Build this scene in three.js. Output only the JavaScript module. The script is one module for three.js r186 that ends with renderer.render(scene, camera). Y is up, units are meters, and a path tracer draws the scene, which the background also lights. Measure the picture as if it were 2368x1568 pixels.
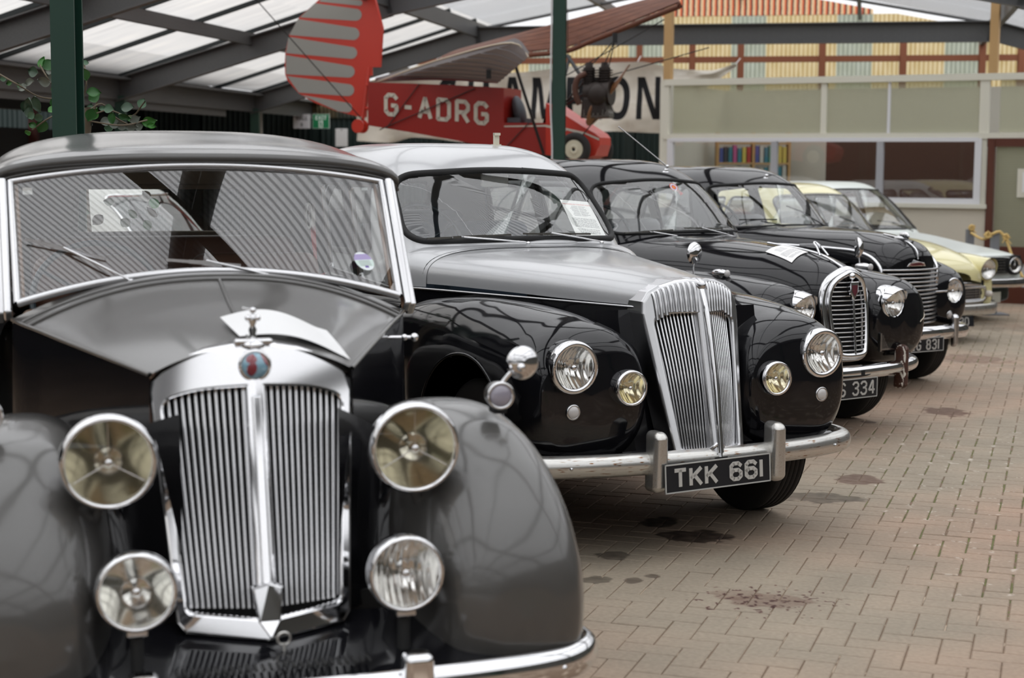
import * as THREE from 'three';
import { RoundedBoxGeometry } from 'three/addons/geometries/RoundedBoxGeometry.js';
import { TextGeometry } from 'three/addons/geometries/TextGeometry.js';
import { FontLoader } from 'three/addons/loaders/FontLoader.js';
import { mergeGeometries } from 'three/addons/utils/BufferGeometryUtils.js';
import { ImprovedNoise } from 'three/addons/math/ImprovedNoise.js';

// ---------------------------------------------------------------- camera, sky, exposure
const W = 2368, H = 1568, FPX = 3750, PITCH = 6.06 * Math.PI / 180, ROLL = 0.4 * Math.PI / 180, EYE = 1.59;
const scene = new THREE.Scene();
const camera = new THREE.PerspectiveCamera(2 * Math.atan(H / 2 / FPX) * 180 / Math.PI, W / H, 0.05, 200);
camera.position.set(0, EYE, 0);
camera.rotation.order = 'YXZ';
camera.rotation.set(-PITCH, 0, ROLL);
camera.focus = 7.4;
camera.userData.fStop = camera.getFocalLength() / 19;   // a 19 mm wide opening
scene.add(camera);
const renderer = new THREE.WebGLRenderer({ antialias: true });
renderer.toneMapping = THREE.LinearToneMapping;
renderer.toneMappingExposure = 1.0;
renderer.shadowMap.enabled = true;
renderer.outputColorSpace = THREE.SRGBColorSpace;
{ // overcast sky: three times as bright at the zenith as at the horizon
  const w = 64, h = 32, d = new Float32Array(w * h * 4);
  for (let j = 0; j < h; j++) for (let i = 0; i < w; i++) {
    const el = ((j + 0.5) / h - 0.5) * Math.PI, s = Math.max(0, Math.sin(el)), L = 2.9 * (1 + 2 * s) / 3;
    d.set([L * 0.985, L * 0.995, L * 1.02, 1], (j * w + i) * 4);
  }
  const t = new THREE.DataTexture(d, w, h, THREE.RGBAFormat, THREE.FloatType);
  t.mapping = THREE.EquirectangularReflectionMapping; t.magFilter = THREE.LinearFilter; t.needsUpdate = true;
  scene.background = t;
}

// ---------------------------------------------------------------- helpers
let seed = 7;
const rnd = (a = 0, b = 1) => { seed = (seed * 1664525 + 1013904223) >>> 0; return a + (b - a) * seed / 4294967296; };
const noise = new ImprovedNoise(), nz = (x, y, z = 0) => noise.noise(x, y, z);
const V = (x, y, z) => new THREE.Vector3(x, y, z), R = Math.PI / 180, lerp = (a, b, t) => a + (b - a) * t, clamp = (x, a = 0, b = 1) => Math.min(b, Math.max(a, x));
const smooth = (a, b, x) => { const t = clamp((x - a) / (b - a)); return t * t * (3 - 2 * t); };
const cp = Math.cos(PITCH), sp = Math.sin(PITCH), FW = V(0, -sp, -cp), UP0 = V(0, cp, -sp);
const RI = V(Math.cos(ROLL), 0, 0).addScaledVector(UP0, Math.sin(ROLL)), UPV = V(-Math.sin(ROLL), 0, 0).addScaledVector(UP0, Math.cos(ROLL));
const ray = (x, y) => FW.clone().addScaledVector(RI, (x - W / 2) / FPX).addScaledVector(UPV, -(y - H / 2) / FPX);
const at = (x, y, d) => ray(x, y).multiplyScalar(d).add(V(0, EYE, 0));
const onGround = (x, y, h = 0) => { const r = ray(x, y); return r.multiplyScalar((h - EYE) / r.y).add(V(0, EYE, 0)); };

const names = new Map();
const numbered = (n) => { const k = names.get(n) ?? 0; names.set(n, k + 1); return k ? `${n}_${String(k).padStart(3, '0')}` : n; };
function thing(name, label, category, group) {
  const o = new THREE.Group(); o.name = numbered(name); scene.add(o);
  Object.assign(o.userData, { label, category }); if (group) o.userData.group = group;
  return o;
}
function obj(name, geo, mat, parent) {
  const m = new THREE.Mesh(geo, mat); m.name = parent ? name : numbered(name); m.castShadow = m.receiveShadow = true;
  (parent ?? scene).add(m); return m;
}
function part(name, parent) { const g = new THREE.Group(); g.name = name; parent.add(g); return g; }
function solo(name, geo, mat, label, category, group) { const m = obj(name, geo, mat); Object.assign(m.userData, { label, category }); if (group) m.userData.group = group; return m; }
function struct(name, geo, mat, label) { const m = geo ? obj(name, geo, mat) : (() => { const g = new THREE.Group(); g.name = numbered(name); scene.add(g); return g; })(); m.userData.kind = 'structure'; if (label) m.userData.label = label; return m; }

// merging: plain triangles with position, normal and uv
function plain(g) {
  let q = g.index ? g.toNonIndexed() : g;
  if (q === g) q = g.clone();
  for (const k of Object.keys(q.attributes)) if (!['position', 'normal', 'uv'].includes(k)) q.deleteAttribute(k);
  if (!q.attributes.normal) q.computeVertexNormals();
  if (!q.attributes.uv) q.setAttribute('uv', new THREE.BufferAttribute(new Float32Array(q.attributes.position.count * 2), 2));
  q.morphAttributes = {}; q.groups = []; return q;
}
const M = (...gs) => mergeGeometries(gs.flat(9).filter(Boolean).map(plain));
const mv = (g, x = 0, y = 0, z = 0, rx = 0, ry = 0, rz = 0, s = 1) => { const m = new THREE.Matrix4().compose(V(x, y, z), new THREE.Quaternion().setFromEuler(new THREE.Euler(rx, ry, rz, 'YXZ')), typeof s === 'number' ? V(s, s, s) : V(...s)); return g.applyMatrix4(m); };
function mirrorX(g) {                               // a copy reflected in x = 0
  const q = plain(g), p = q.attributes.position, n = q.attributes.normal, u = q.attributes.uv;
  for (let i = 0; i < p.count; i++) { p.setX(i, -p.getX(i)); n.setX(i, -n.getX(i)); }
  for (const a of [p, n, u]) for (let i = 0; i < a.count; i += 3) for (let c = 0; c < a.itemSize; c++) { const t = a.array[(i + 1) * a.itemSize + c]; a.array[(i + 1) * a.itemSize + c] = a.array[(i + 2) * a.itemSize + c]; a.array[(i + 2) * a.itemSize + c] = t; }
  return q;
}
const box = (w, h, d, x = 0, y = 0, z = 0, r = 0) => { const g = r ? new RoundedBoxGeometry(w, h, d, 2, r) : new THREE.BoxGeometry(w, h, d); return g.translate(x, y, z); };
function beam(a, b, w, h, up = V(0, 1, 0), r = 0) {   // a bar from a to b, w across, h along up
  const d = b.clone().sub(a), L = d.length(); d.normalize(); const s = V().crossVectors(up, d).normalize(), u = V().crossVectors(d, s);
  const g = r ? new RoundedBoxGeometry(w, h, L, 1, r) : new THREE.BoxGeometry(w, h, L);
  return g.applyMatrix4(new THREE.Matrix4().makeBasis(s, u, d).setPosition(a.clone().add(b).multiplyScalar(0.5)));
}
const curve = (pts, closed = false) => new THREE.CatmullRomCurve3(pts.map((p) => p.isVector3 ? p : V(...p)), closed, 'centripetal');
const tube = (pts, r, seg = 24, rs = 8, closed = false) => new THREE.TubeGeometry(curve(pts, closed), seg, r, rs, closed);
const rod = (a, b, r, rs = 8) => { const d = b.clone().sub(a), L = d.length(); const g = new THREE.CylinderGeometry(r, r, L, rs); return g.applyMatrix4(new THREE.Matrix4().makeRotationFromQuaternion(new THREE.Quaternion().setFromUnitVectors(V(0, 1, 0), d.normalize())).setPosition(a.clone().add(b).multiplyScalar(0.5))); };
const ball = (r, x = 0, y = 0, z = 0, sx = 1, sy = 1, sz = 1, n = 20) => new THREE.SphereGeometry(r, n, n * 0.7 | 0).scale(sx, sy, sz).translate(x, y, z);
const lathe = (pts, seg = 40) => new THREE.LatheGeometry(pts.map(([r, y]) => new THREE.Vector2(Math.max(r, 1e-5), y)), seg);

// monotone-ish cubic through keys [[t, a, b, ...], ...] -> values
function keyed(keys) {
  const n = keys.length, k = keys[0].length - 1, T = keys.map((q) => q[0]), up = T[n - 1] > T[0];
  const tan = keys.map((q, i) => { const o = []; for (let c = 1; c <= k; c++) {
    const dl = i > 0 ? (q[c] - keys[i - 1][c]) / (T[i] - T[i - 1]) : null, dr = i < n - 1 ? (keys[i + 1][c] - q[c]) / (T[i + 1] - T[i]) : null;
    o.push(dl === null ? dr : dr === null ? dl : dl * dr <= 0 ? 0 : 2 * dl * dr / (dl + dr)); } return o; });
  return (t) => { let i = 0; while (i < n - 2 && (up ? t > T[i + 1] : t < T[i + 1])) i++;
    const h = T[i + 1] - T[i], s = clamp((t - T[i]) / h), s2 = s * s, s3 = s2 * s, o = [];
    for (let c = 0; c < k; c++) o.push((2 * s3 - 3 * s2 + 1) * keys[i][c + 1] + (s3 - 2 * s2 + s) * h * tan[i][c] + (-2 * s3 + 3 * s2) * keys[i + 1][c + 1] + (s3 - s2) * h * tan[i + 1][c]);
    return o; };
}
// grid surface f(u, v) -> Vector3, u and v in 0..1; hole(point) drops the cells it holds for
function grid(nu, nv, f, { hole, flip = false, uv } = {}) {
  const P = [], N = [], U = [], I = [], e = 1e-4, c = V(), a = V(), b = V();
  for (let j = 0; j <= nv; j++) for (let i = 0; i <= nu; i++) {
    const u = i / nu, v = j / nv, p = f(u, v); P.push(p.x, p.y, p.z);
    const u0 = Math.max(0, u - e), u1 = Math.min(1, u + e); let v0 = Math.max(0, v - e), v1 = Math.min(1, v + e);
    a.subVectors(f(u1, v), f(u0, v)); b.subVectors(f(u, v1), f(u, v0));
    if (a.lengthSq() < 1e-14) { const w = v < 0.5 ? v + 3e-3 : v - 3e-3; a.subVectors(f(u1, w), f(u0, w)); }
    if (b.lengthSq() < 1e-14) { const w = u < 0.5 ? u + 3e-3 : u - 3e-3; b.subVectors(f(w, v1), f(w, v0)); }
    c.crossVectors(a, b).normalize(); if (flip) c.negate(); N.push(c.x, c.y, c.z);
    const q = uv ? uv(u, v, p) : [u, v]; U.push(q[0], q[1]);
  }
  const k = nu + 1, m = V();
  for (let j = 0; j < nv; j++) for (let i = 0; i < nu; i++) {
    const A = j * k + i, B = A + 1, D = A + k, C = D + 1;
    if (hole) { m.set((P[A * 3] + P[C * 3] + P[B * 3] + P[D * 3]) / 4, (P[A * 3 + 1] + P[C * 3 + 1] + P[B * 3 + 1] + P[D * 3 + 1]) / 4, (P[A * 3 + 2] + P[C * 3 + 2] + P[B * 3 + 2] + P[D * 3 + 2]) / 4); if (hole(m, (i + 0.5) / nu, (j + 0.5) / nv)) continue; }
    if (flip) I.push(A, C, B, A, D, C); else I.push(A, B, C, A, C, D);
  }
  const g = new THREE.BufferGeometry();
  g.setAttribute('position', new THREE.Float32BufferAttribute(P, 3)); g.setAttribute('normal', new THREE.Float32BufferAttribute(N, 3)); g.setAttribute('uv', new THREE.Float32BufferAttribute(U, 2)); g.setIndex(I);
  return g;
}
// polar superellipse: unit ring point at angle th
const se = (th, n) => { const c = Math.cos(th), s = Math.sin(th), r = Math.pow(Math.pow(Math.abs(c), n) + Math.pow(Math.abs(s), n), -1 / n); return [c * r, s * r]; };
// pod: keys [z, cx, cy, hw, hh, n]; rings in x-y along z from angle a0 to a1; floor flattens the bottom
function pod(keys, { nu = 72, nv = 60, a0 = 0, a1 = 360, hole, floor = -9, sharp = false } = {}) {
  const k = keyed(keys), z0 = keys[0][0], z1 = keys[keys.length - 1][0];
  return grid(nu, nv, (u, v) => {
    const w = sharp ? v : Math.pow(v, 2.1), z = lerp(z0, z1, w), [cx, cy, hw, hh, n] = k(z), [c, s] = se((a0 + (a1 - a0) * u) * R, n);
    return V(cx + hw * c, Math.max(floor, cy + hh * s), z);
  }, { hole });
}
// sweep a closed profile [[across, up], ...] along points; `across` is horizontal and square to the path
function sweep(prof, path, { seg = 48, up = V(0, 1, 0), round = true } = {}) {
  const c = curve(path), pc = round ? new THREE.CatmullRomCurve3(prof.map(([a, b]) => V(a, b, 0)), true, 'centripetal') : null, np = round ? prof.length * 4 : prof.length;
  const pr = []; for (let i = 0; i <= np; i++) { const q = round ? pc.getPoint(i / np) : V(...prof[i % prof.length], 0); pr.push([q.x, q.y]); }
  const fr = []; for (let j = 0; j <= seg; j++) { const p = c.getPointAt(j / seg), t = c.getTangentAt(j / seg); fr.push([p, V().crossVectors(up, t).normalize()]); }
  const f = (u, v) => { const x = v * seg, j = Math.min(seg - 1, x | 0), s = x - j, y = u * np, i = Math.min(np - 1, y | 0), r = y - i;
    const A = lerp(pr[i][0], pr[i + 1][0], r), B = lerp(pr[i][1], pr[i + 1][1], r);
    const p = fr[j][0].clone().lerp(fr[j + 1][0], s), n = fr[j][1].clone().lerp(fr[j + 1][1], s); return p.addScaledVector(n, A).addScaledVector(up, B); };
  const body = grid(np, seg, f), caps = [];
  for (const e of [0, 1]) { const shp = []; const cen = V(); for (let i = 0; i < np; i++) { const q = f(i / np, e); shp.push(q); cen.add(q); } cen.multiplyScalar(1 / np);
    const g = new THREE.BufferGeometry(), P = []; for (let i = 0; i < np; i++) { const a = shp[i], b = shp[(i + 1) % np]; P.push(...cen.toArray(), ...(e ? a : b).toArray(), ...(e ? b : a).toArray()); }
    g.setAttribute('position', new THREE.Float32BufferAttribute(P, 3)); g.computeVertexNormals(); caps.push(g); }
  return M(body, caps);
}
function roundPoly(pts, rad, seg = 6) {             // pts [[x, y]] -> dense closed outline with rounded corners
  const o = [], n = pts.length;
  for (let i = 0; i < n; i++) {
    const p = pts[i], a = pts[(i + n - 1) % n], b = pts[(i + 1) % n], r = Array.isArray(rad) ? rad[i] : rad;
    const la = Math.hypot(a[0] - p[0], a[1] - p[1]), lb = Math.hypot(b[0] - p[0], b[1] - p[1]), ra = Math.min(r, la * 0.45), rb = Math.min(r, lb * 0.45);
    const A = [p[0] + (a[0] - p[0]) / la * ra, p[1] + (a[1] - p[1]) / la * ra], B = [p[0] + (b[0] - p[0]) / lb * rb, p[1] + (b[1] - p[1]) / lb * rb];
    for (let k = 0; k <= seg; k++) { const t = k / seg, s = 1 - t; o.push([s * s * A[0] + 2 * s * t * p[0] + t * t * B[0], s * s * A[1] + 2 * s * t * p[1] + t * t * B[1]]); }
    const m = Math.max(1, Math.round(lb / 0.05)); for (let k = 1; k < m; k++) { const C = pts[(i + 1) % n], t = k / m, l2 = lb - ra - rb; o.push([B[0] + (C[0] - p[0]) / lb * l2 * t, B[1] + (C[1] - p[1]) / lb * l2 * t]); }
  }
  return o;
}
const inPoly = (poly, x, y) => { let c = false; for (let i = 0, j = poly.length - 1; i < poly.length; j = i++) { const [a, b] = poly[i], [d, e] = poly[j]; if ((b > y) !== (e > y) && x < (d - a) * (y - b) / (e - b) + a) c = !c; } return c; };
// fan patch of an outline, lifted to 3-D by f(a, b)
function patch(poly, f, rings = 10) {
  let cx = 0, cy = 0; for (const [a, b] of poly) { cx += a / poly.length; cy += b / poly.length; }
  const n = poly.length, P = [], I = [], U = []; P.push(...f(cx, cy).toArray()); U.push(cx, cy);
  for (let r = 1; r <= rings; r++) for (let i = 0; i < n; i++) { const x = lerp(cx, poly[i][0], r / rings), y = lerp(cy, poly[i][1], r / rings); P.push(...f(x, y).toArray()); U.push(x, y); }
  for (let i = 0; i < n; i++) { const j = (i + 1) % n; I.push(0, 1 + i, 1 + j); for (let r = 0; r < rings - 1; r++) { const a = 1 + r * n + i, b = 1 + r * n + j; I.push(a, a + n, b + n, a, b + n, b); } }
  const g = new THREE.BufferGeometry(); g.setAttribute('position', new THREE.Float32BufferAttribute(P, 3)); g.setAttribute('uv', new THREE.Float32BufferAttribute(U, 2)); g.setIndex(I); g.computeVertexNormals(); return g;
}
const ringTube = (poly, f, r, rs = 8) => new THREE.TubeGeometry(new THREE.CatmullRomCurve3(poly.map(([a, b]) => f(a, b)), true, 'centripetal'), poly.length * 2, r, rs, true);
const shape = (pts, hole) => { const s = new THREE.Shape(pts.map(([x, y]) => new THREE.Vector2(x, y))); if (hole) s.holes.push(new THREE.Path(hole.map(([x, y]) => new THREE.Vector2(x, y)))); return s; };
const extrude = (pts, depth, { hole, bevel = 0, seg = 2 } = {}) => new THREE.ExtrudeGeometry(shape(pts, hole), { depth, bevelEnabled: bevel > 0, bevelSize: bevel, bevelThickness: bevel, bevelSegments: seg, curveSegments: 8 });
const warp = (g, f) => { const q = plain(g), p = q.attributes.position, v = V(); for (let i = 0; i < p.count; i++) { v.fromBufferAttribute(p, i); f(v); p.setXYZ(i, v.x, v.y, v.z); } q.computeVertexNormals(); return q; };

// ---------------------------------------------------------------- textures and materials
function dataTex(w, h, f, { srgb = true, rx = 1, ry = 1, wrap = THREE.RepeatWrapping } = {}) {
  const d = new Uint8Array(w * h * 4); for (let j = 0; j < h; j++) for (let i = 0; i < w; i++) { const c = f(i, j); const o = (j * w + i) * 4; d[o] = clamp(c[0], 0, 255); d[o + 1] = clamp(c[1], 0, 255); d[o + 2] = clamp(c[2], 0, 255); d[o + 3] = 255; }
  const t = new THREE.DataTexture(d, w, h); t.magFilter = THREE.LinearFilter; t.wrapS = t.wrapT = wrap; t.repeat.set(rx, ry); if (srgb) t.colorSpace = THREE.SRGBColorSpace; t.needsUpdate = true; return t;
}
function canvasTex(w, h, draw) { const c = document.createElement('canvas'); c.width = w; c.height = h; const x = c.getContext('2d'); draw(x, w, h); const t = new THREE.CanvasTexture(c); t.colorSpace = THREE.SRGBColorSpace; t.magFilter = THREE.LinearFilter; return t; }
const lin = (r, g = r, b = r) => new THREE.Color().setRGB(r, g, b);
const std = (c, rough = 0.5, metal = 0, o = {}) => new THREE.MeshPhysicalMaterial({ color: Array.isArray(c) ? lin(...c) : typeof c === 'number' ? lin(c) : new THREE.Color(c), roughness: rough, metalness: metal, ...o });
const mottle = dataTex(256, 256, (i, j) => { const n = 0.5 + 0.25 * nz(i / 9, j / 9, 1) + 0.2 * nz(i / 30, j / 30, 4) + 0.15 * nz(i / 3, j / 3, 9); const v = 130 + 160 * (n - 0.5); return [v, v, v]; }, { srgb: false });
const rustMap = dataTex(512, 512, (i, j) => { const u = i / 512, v = j / 512, n = nz(u * 38, v * 38, 2) + 0.7 * nz(u * 90, v * 90, 5); const s = smooth(0.42, 0.75, n); return [lerp(205, 128, s), lerp(204, 88, s), lerp(200, 60, s)]; });
const MAT = {
  black: std([0.006, 0.006, 0.0075], 0.07, 0, { ior: 1.52 }),
  dull: std([0.062, 0.059, 0.055], 0.42, 0, { clearcoat: 1, clearcoatRoughness: 0.13 }),
  silver: std([0.5, 0.505, 0.515], 0.3, 0.25, { clearcoat: 0.8, clearcoatRoughness: 0.12 }),
  chrome: std([0.78, 0.78, 0.79], 0.07, 1),
  chromeDull: std([0.62, 0.62, 0.63], 0.22, 1),
  chromeRust: std([1, 1, 1], 0.26, 0.85, { map: rustMap }),
  rubber: std(0.012, 0.75), tyre: std([0.018, 0.016, 0.015], 0.8), dark: std(0.006, 0.8), under: std(0.008, 0.9),
  glass: new THREE.MeshPhysicalMaterial({ color: lin(0.93, 0.95, 0.94), transmission: 1, roughness: 0, ior: 1.95, thickness: 0 }),
  lens: new THREE.MeshPhysicalMaterial({ color: lin(0.95), transmission: 1, roughness: 0.02, ior: 1.5, thickness: 0 }),
  reflector: std([0.86, 0.85, 0.8], 0.1, 1), reflectorWarm: std([0.6, 0.57, 0.46], 0.12, 1),
  lilac: std([0.3, 0.28, 0.33], 0.15, 0, { clearcoat: 1 }), opal: std([0.55, 0.53, 0.52], 0.2, 0, { clearcoat: 1 }),
  liner: std([0.3, 0.27, 0.22], 0.9), linerPale: std([0.5, 0.5, 0.48], 0.9), seat: std([0.16, 0.075, 0.05], 0.55), seatGrey: std([0.32, 0.33, 0.35], 0.6), seatBlue: std([0.05, 0.075, 0.11], 0.6),
  wood: std([0.16, 0.075, 0.03], 0.35), wheelRim: std([0.03, 0.045, 0.055], 0.35),
  paper: std(0.78, 0.8), cream: std([0.74, 0.68, 0.37], 0.16, 0, { clearcoat: 0.6 }), white: std([0.7, 0.74, 0.71], 0.3, 0, { clearcoat: 0.25 }),
  redCar: std([0.5, 0.025, 0.02], 0.12), plate: std([0.009, 0.011, 0.015], 0.35), plateWhite: std([0.5, 0.49, 0.46], 0.4), plateEdge: std([0.45, 0.45, 0.43], 0.45),
};
const font = await new FontLoader().loadAsync('fonts/droid/droid_sans_bold.typeface.json');
// lettering of a given height and width, standing on y = 0 and centred in x
function letters(text, h, w, depth = 0.004, weight = 0) {
  const g = new TextGeometry(text, { font, size: 1, depth: 0.1, curveSegments: 5, bevelEnabled: weight > 0, bevelSize: weight, bevelThickness: 0.01, bevelSegments: 1 }); g.computeBoundingBox(); const b = g.boundingBox;
  g.translate(-(b.min.x + b.max.x) / 2, -b.min.y, -0.05).scale(w / (b.max.x - b.min.x), h / (b.max.y - b.min.y), depth / 0.1); return g;
}
// stroke lettering: glyphs on a cell 1 wide and 1.6 high
const GL = (() => {
  const c = 0.26, t = 1.6;
  const O = [[c, 0], [1 - c, 0], [1, c], [1, t - c], [1 - c, t], [c, t], [0, t - c], [0, c], [c, 0]];
  const P = [[0, 0], [0, t], [1 - c, t], [1, t - c], [1, 0.72 + c], [1 - c, 0.72], [0, 0.72]];
  return { O: [O], 0: [O], 1: [[[0.5, 0], [0.5, t]]], I: [[[0.5, 0], [0.5, t]]], '-': [[[0.15, 0.72], [0.85, 0.72]]],
    3: [[[0, t - c], [c, t], [1 - c, t], [1, t - c], [1, 0.84 + c], [1 - c, 0.84], [0.42, 0.84]], [[1 - c, 0.84], [1, 0.84 - c], [1, c], [1 - c, 0], [c, 0], [0, c]]],
    4: [[[0.74, 0], [0.74, t], [0.6, t], [0, 0.46], [1.02, 0.46]]],
    6: [[[1, t - c], [1 - c, t], [c, t], [0, t - c], [0, c], [c, 0], [1 - c, 0], [1, c], [1, 0.92 - c], [1 - c, 0.92], [c, 0.92], [0, 0.92 - c]]],
    8: [[[c, 0], [1 - c, 0], [1, c], [1, 0.84 - c], [1 - c, 0.84], [c, 0.84], [0, 0.84 - c], [0, c], [c, 0]], [[c, 0.84], [1 - c, 0.84], [0.96, 0.84 + c], [0.96, t - c], [1 - c, t], [c, t], [0.04, t - c], [0.04, 0.84 + c], [c, 0.84]]],
    A: [[[0, 0], [0.5, t], [1, 0]], [[0.17, 0.5], [0.83, 0.5]]], D: [[[0, 0], [0, t], [1 - c, t], [1, t - c], [1, c], [1 - c, 0], [0, 0]]],
    G: [[[1, t - c], [1 - c, t], [c, t], [0, t - c], [0, c], [c, 0], [1 - c, 0], [1, c], [1, 0.74], [0.55, 0.74]]],
    K: [[[0, 0], [0, t]], [[1, t], [0.04, 0.66]], [[0.36, 0.94], [1, 0]]], L: [[[0, t], [0, 0], [0.95, 0]]], R: [P, [[0.5, 0.72], [1, 0]]],
    S: [[[1, t - c], [1 - c, t], [c, t], [0, t - c], [0, 0.84 + c * 0.8], [c, 0.84], [1 - c, 0.76], [1, 0.76 - c * 0.8], [1, c], [1 - c, 0], [c, 0], [0, c]]],
    T: [[[0, t], [1, t]], [[0.5, t], [0.5, 0]]], V: [[[0, t], [0.5, 0], [1, t]]], X: [[[0, 0], [1, t]], [[0, t], [1, 0]]], Y: [[[0, t], [0.5, 0.8], [1, t]], [[0.5, 0.8], [0.5, 0]]] };
})();
// text of height h, cells w wide, stroke s, gap g; centred in x, standing on y = 0, depth thick
function strokes(text, h, w, s, g, thick, narrow = 0.3) {
  const out = []; let x = 0; const adv = (ch) => ch === ' ' ? w * 0.55 : ch === '1' || ch === 'I' ? s : ch === '-' ? w * 0.8 : w;
  let total = -g; for (const ch of text) total += adv(ch) + g; x = -total / 2;
  for (const ch of text) { const a = adv(ch), bits = [];
    for (const line of GL[ch] ?? []) for (let i = 0; i < line.length - 1; i++) {
      const f = ([p, q]) => [x + s / 2 + (ch === '1' || ch === 'I' ? 0 : p * (a - s)), s / 2 + q / 1.6 * (h - s)];
      const [x0, y0] = f(line[i]), [x1, y1] = f(line[i + 1]), L = Math.hypot(x1 - x0, y1 - y0), end = (i === 0 || i === line.length - 2) ? 0 : 0;
      bits.push(new THREE.BoxGeometry(L + s * 0.35 + end, s, thick).rotateZ(Math.atan2(y1 - y0, x1 - x0)).translate((x0 + x1) / 2, (y0 + y1) / 2, 0));
    }
    if (bits.length) out.push([ch, M(bits)]); x += a + g; }
  return out;
}

// ---------------------------------------------------------------- the hall: floor
const YAW = 18.75 * R, FU = V(Math.cos(YAW), 0, Math.sin(YAW)), FVv = V(-Math.sin(YAW), 0, Math.cos(YAW)), F0 = V(1.283, 0, -5.46), CELL = 0.1015;
const fl = { x0: 0.2, z0: -4.1, w: 7.2, h: 14.4 };
const cellOf = (x, z) => [((x - F0.x) * FU.x + (z - F0.z) * FU.z) / CELL, ((x - F0.x) * FVv.x + (z - F0.z) * FVv.z) / CELL];
const stains = [ // [px, py, radius across, radius along, darkness, reddish, ragged]
  [1525, 1208, 0.1, 0.11, 0.62, 0.15], [1610, 1240, 0.17, 0.13, 0.7, 0.2], [1462, 1342, 0.045, 0.05, 0.45, 0.2], [1512, 1332, 0.035, 0.035, 0.42, 0.2], [1385, 1340, 0.07, 0.06, 0.4, 0.1],
  [1900, 1150, 0.22, 0.13, 0.36, 0.1], [1985, 1108, 0.13, 0.16, 0.42, 0.6], [2185, 952, 0.17, 0.2, 0.42, 0.55], [2010, 976, 0.05, 0.06, 0.4, 0.3], [2250, 830, 0.3, 0.35, 0.22, 0.5], [1420, 1285, 0.09, 0.07, 0.45, 0.1],
  [2290, 755, 0.5, 0.5, 0.15, 0.3], [1780, 1390, 0.17, 0.1, 0.2, 0.9], [1700, 1375, 0.1, 0.08, 0.14, 0.9]].map(([px, py, a, b, k, red]) => ({ c: onGround(px, py), a, b, k, red }));
const mossAt = [[2120, 1010, 0.5], [2200, 1060, 0.7], [2290, 1030, 0.6], [2330, 1130, 0.5], [2250, 1250, 0.4], [2150, 1160, 0.45], [2040, 1010, 0.35], [2240, 830, 0.8], [2330, 1350, 0.35], [2190, 780, 0.7]].map(([px, py, r]) => ({ c: onGround(px, py), r }));
const near = (list, x, z) => { let m = 0; for (const { c, r } of list) { const d = Math.hypot(x - c.x, (z - c.z) * 0.7) / r; if (d < 1) m = Math.max(m, 1 - d); } return m; };
const brickMap = dataTex(1024, 2048, (i, j) => {
  const x = fl.x0 + (i + 0.5) / 1024 * fl.w, z = fl.z0 - (j + 0.5) / 2048 * fl.h, [cu, cv] = cellOf(x, z);
  const big = nz(x * 0.55, z * 0.55, 3), mid = nz(x * 3, z * 3, 7), fine = nz(x * 60, z * 60, 2), gr = (Math.sin(i * 12.9898 + j * 78.233) * 43758.5453 % 1) * 0.5;
  const edge = Math.min(Math.abs(cu - Math.round(cu)), Math.abs(cv - Math.round(cv)));
  let r = 157, g = 138, b = 120; const pink = clamp(0.5 + big * 1.1 + mid * 0.35);
  r += pink * 9 - 5; g -= pink * 4 - 2; b -= pink * 6 - 3;
  const k = 1 + 0.07 * mid + 0.07 * fine + 0.07 * gr; r *= k; g *= k; b *= k;
  for (const s of stains) { const dx = (x - s.c.x) / s.a, dz = (z - s.c.z) / s.b, d0 = Math.hypot(dx, dz); if (d0 > 1.7) continue; const d = d0 + 0.45 * nz(x * 9, z * 9, 1) + 0.2 * nz(x * 25, z * 25, 8); if (d < 1) { const q = s.k * smooth(1, 0.8, d) * (0.85 + 0.3 * nz(x * 20, z * 20, 4)); r *= 1 - q * (1 - 0.35 * s.red); g *= 1 - q; b *= 1 - q * 1.04; } }
  { const c = stains[12].c, d = Math.hypot((x - c.x) / 0.34, (z - c.z) / 0.24), n = d < 1 ? nz(x * 34, z * 26, 5) + 0.6 * nz(x * 80, z * 60, 1) : 0; if (d < 1 && n > 0.22 + 0.4 * d) { const q = 0.62; r *= 1 - q * 0.75; g *= 1 - q; b *= 1 - q; } }
  const wet = near(mossAt, x, z); if (edge < 0.16 && wet > 0.05) { const n = nz(x * 16, z * 16, 11) + 0.5 * nz(x * 70, z * 70, 2); const q = 0.55 * smooth(0.36, 0.55, n) * smooth(0.16, 0.06, edge) * smooth(0.05, 0.3, wet); r = lerp(r, 222, q); g = lerp(g, 214, q); b = lerp(b, 204, q); }
  return [r, g, b];
}, { wrap: THREE.MirroredRepeatWrapping });
const bedMap = dataTex(512, 1024, (i, j) => {
  const x = fl.x0 + (i + 0.5) / 512 * fl.w, z = fl.z0 - (j + 0.5) / 1024 * fl.h, n = nz(x * 7, z * 7, 21) + 0.4 * nz(x * 22, z * 22, 5), m = near(mossAt, x, z);
  const s = nz(x * 30, z * 30, 6); if (m > 0.02 && n + m * 0.5 > 0.18) return [102 + 20 * s, 101 + 20 * s, 62 + 10 * s];
  return n > 0.32 ? [178, 160, 140] : [122 + 18 * s, 102 + 15 * s, 84 + 12 * s];
}, { wrap: THREE.MirroredRepeatWrapping });
const floorUV = (x, z) => [(x - fl.x0) / fl.w, (fl.z0 - z) / fl.h];
const grainBump = dataTex(256, 256, () => { const v = rnd(90, 165); return [v, v, v]; }, { srgb: false, rx: 46, ry: 92 });
const brickMat = new THREE.MeshStandardMaterial({ map: brickMap, roughness: 0.82, bumpMap: grainBump, bumpScale: 0.0009 });
const bedMat = new THREE.MeshStandardMaterial({ map: bedMap, roughness: 0.95 });
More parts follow.
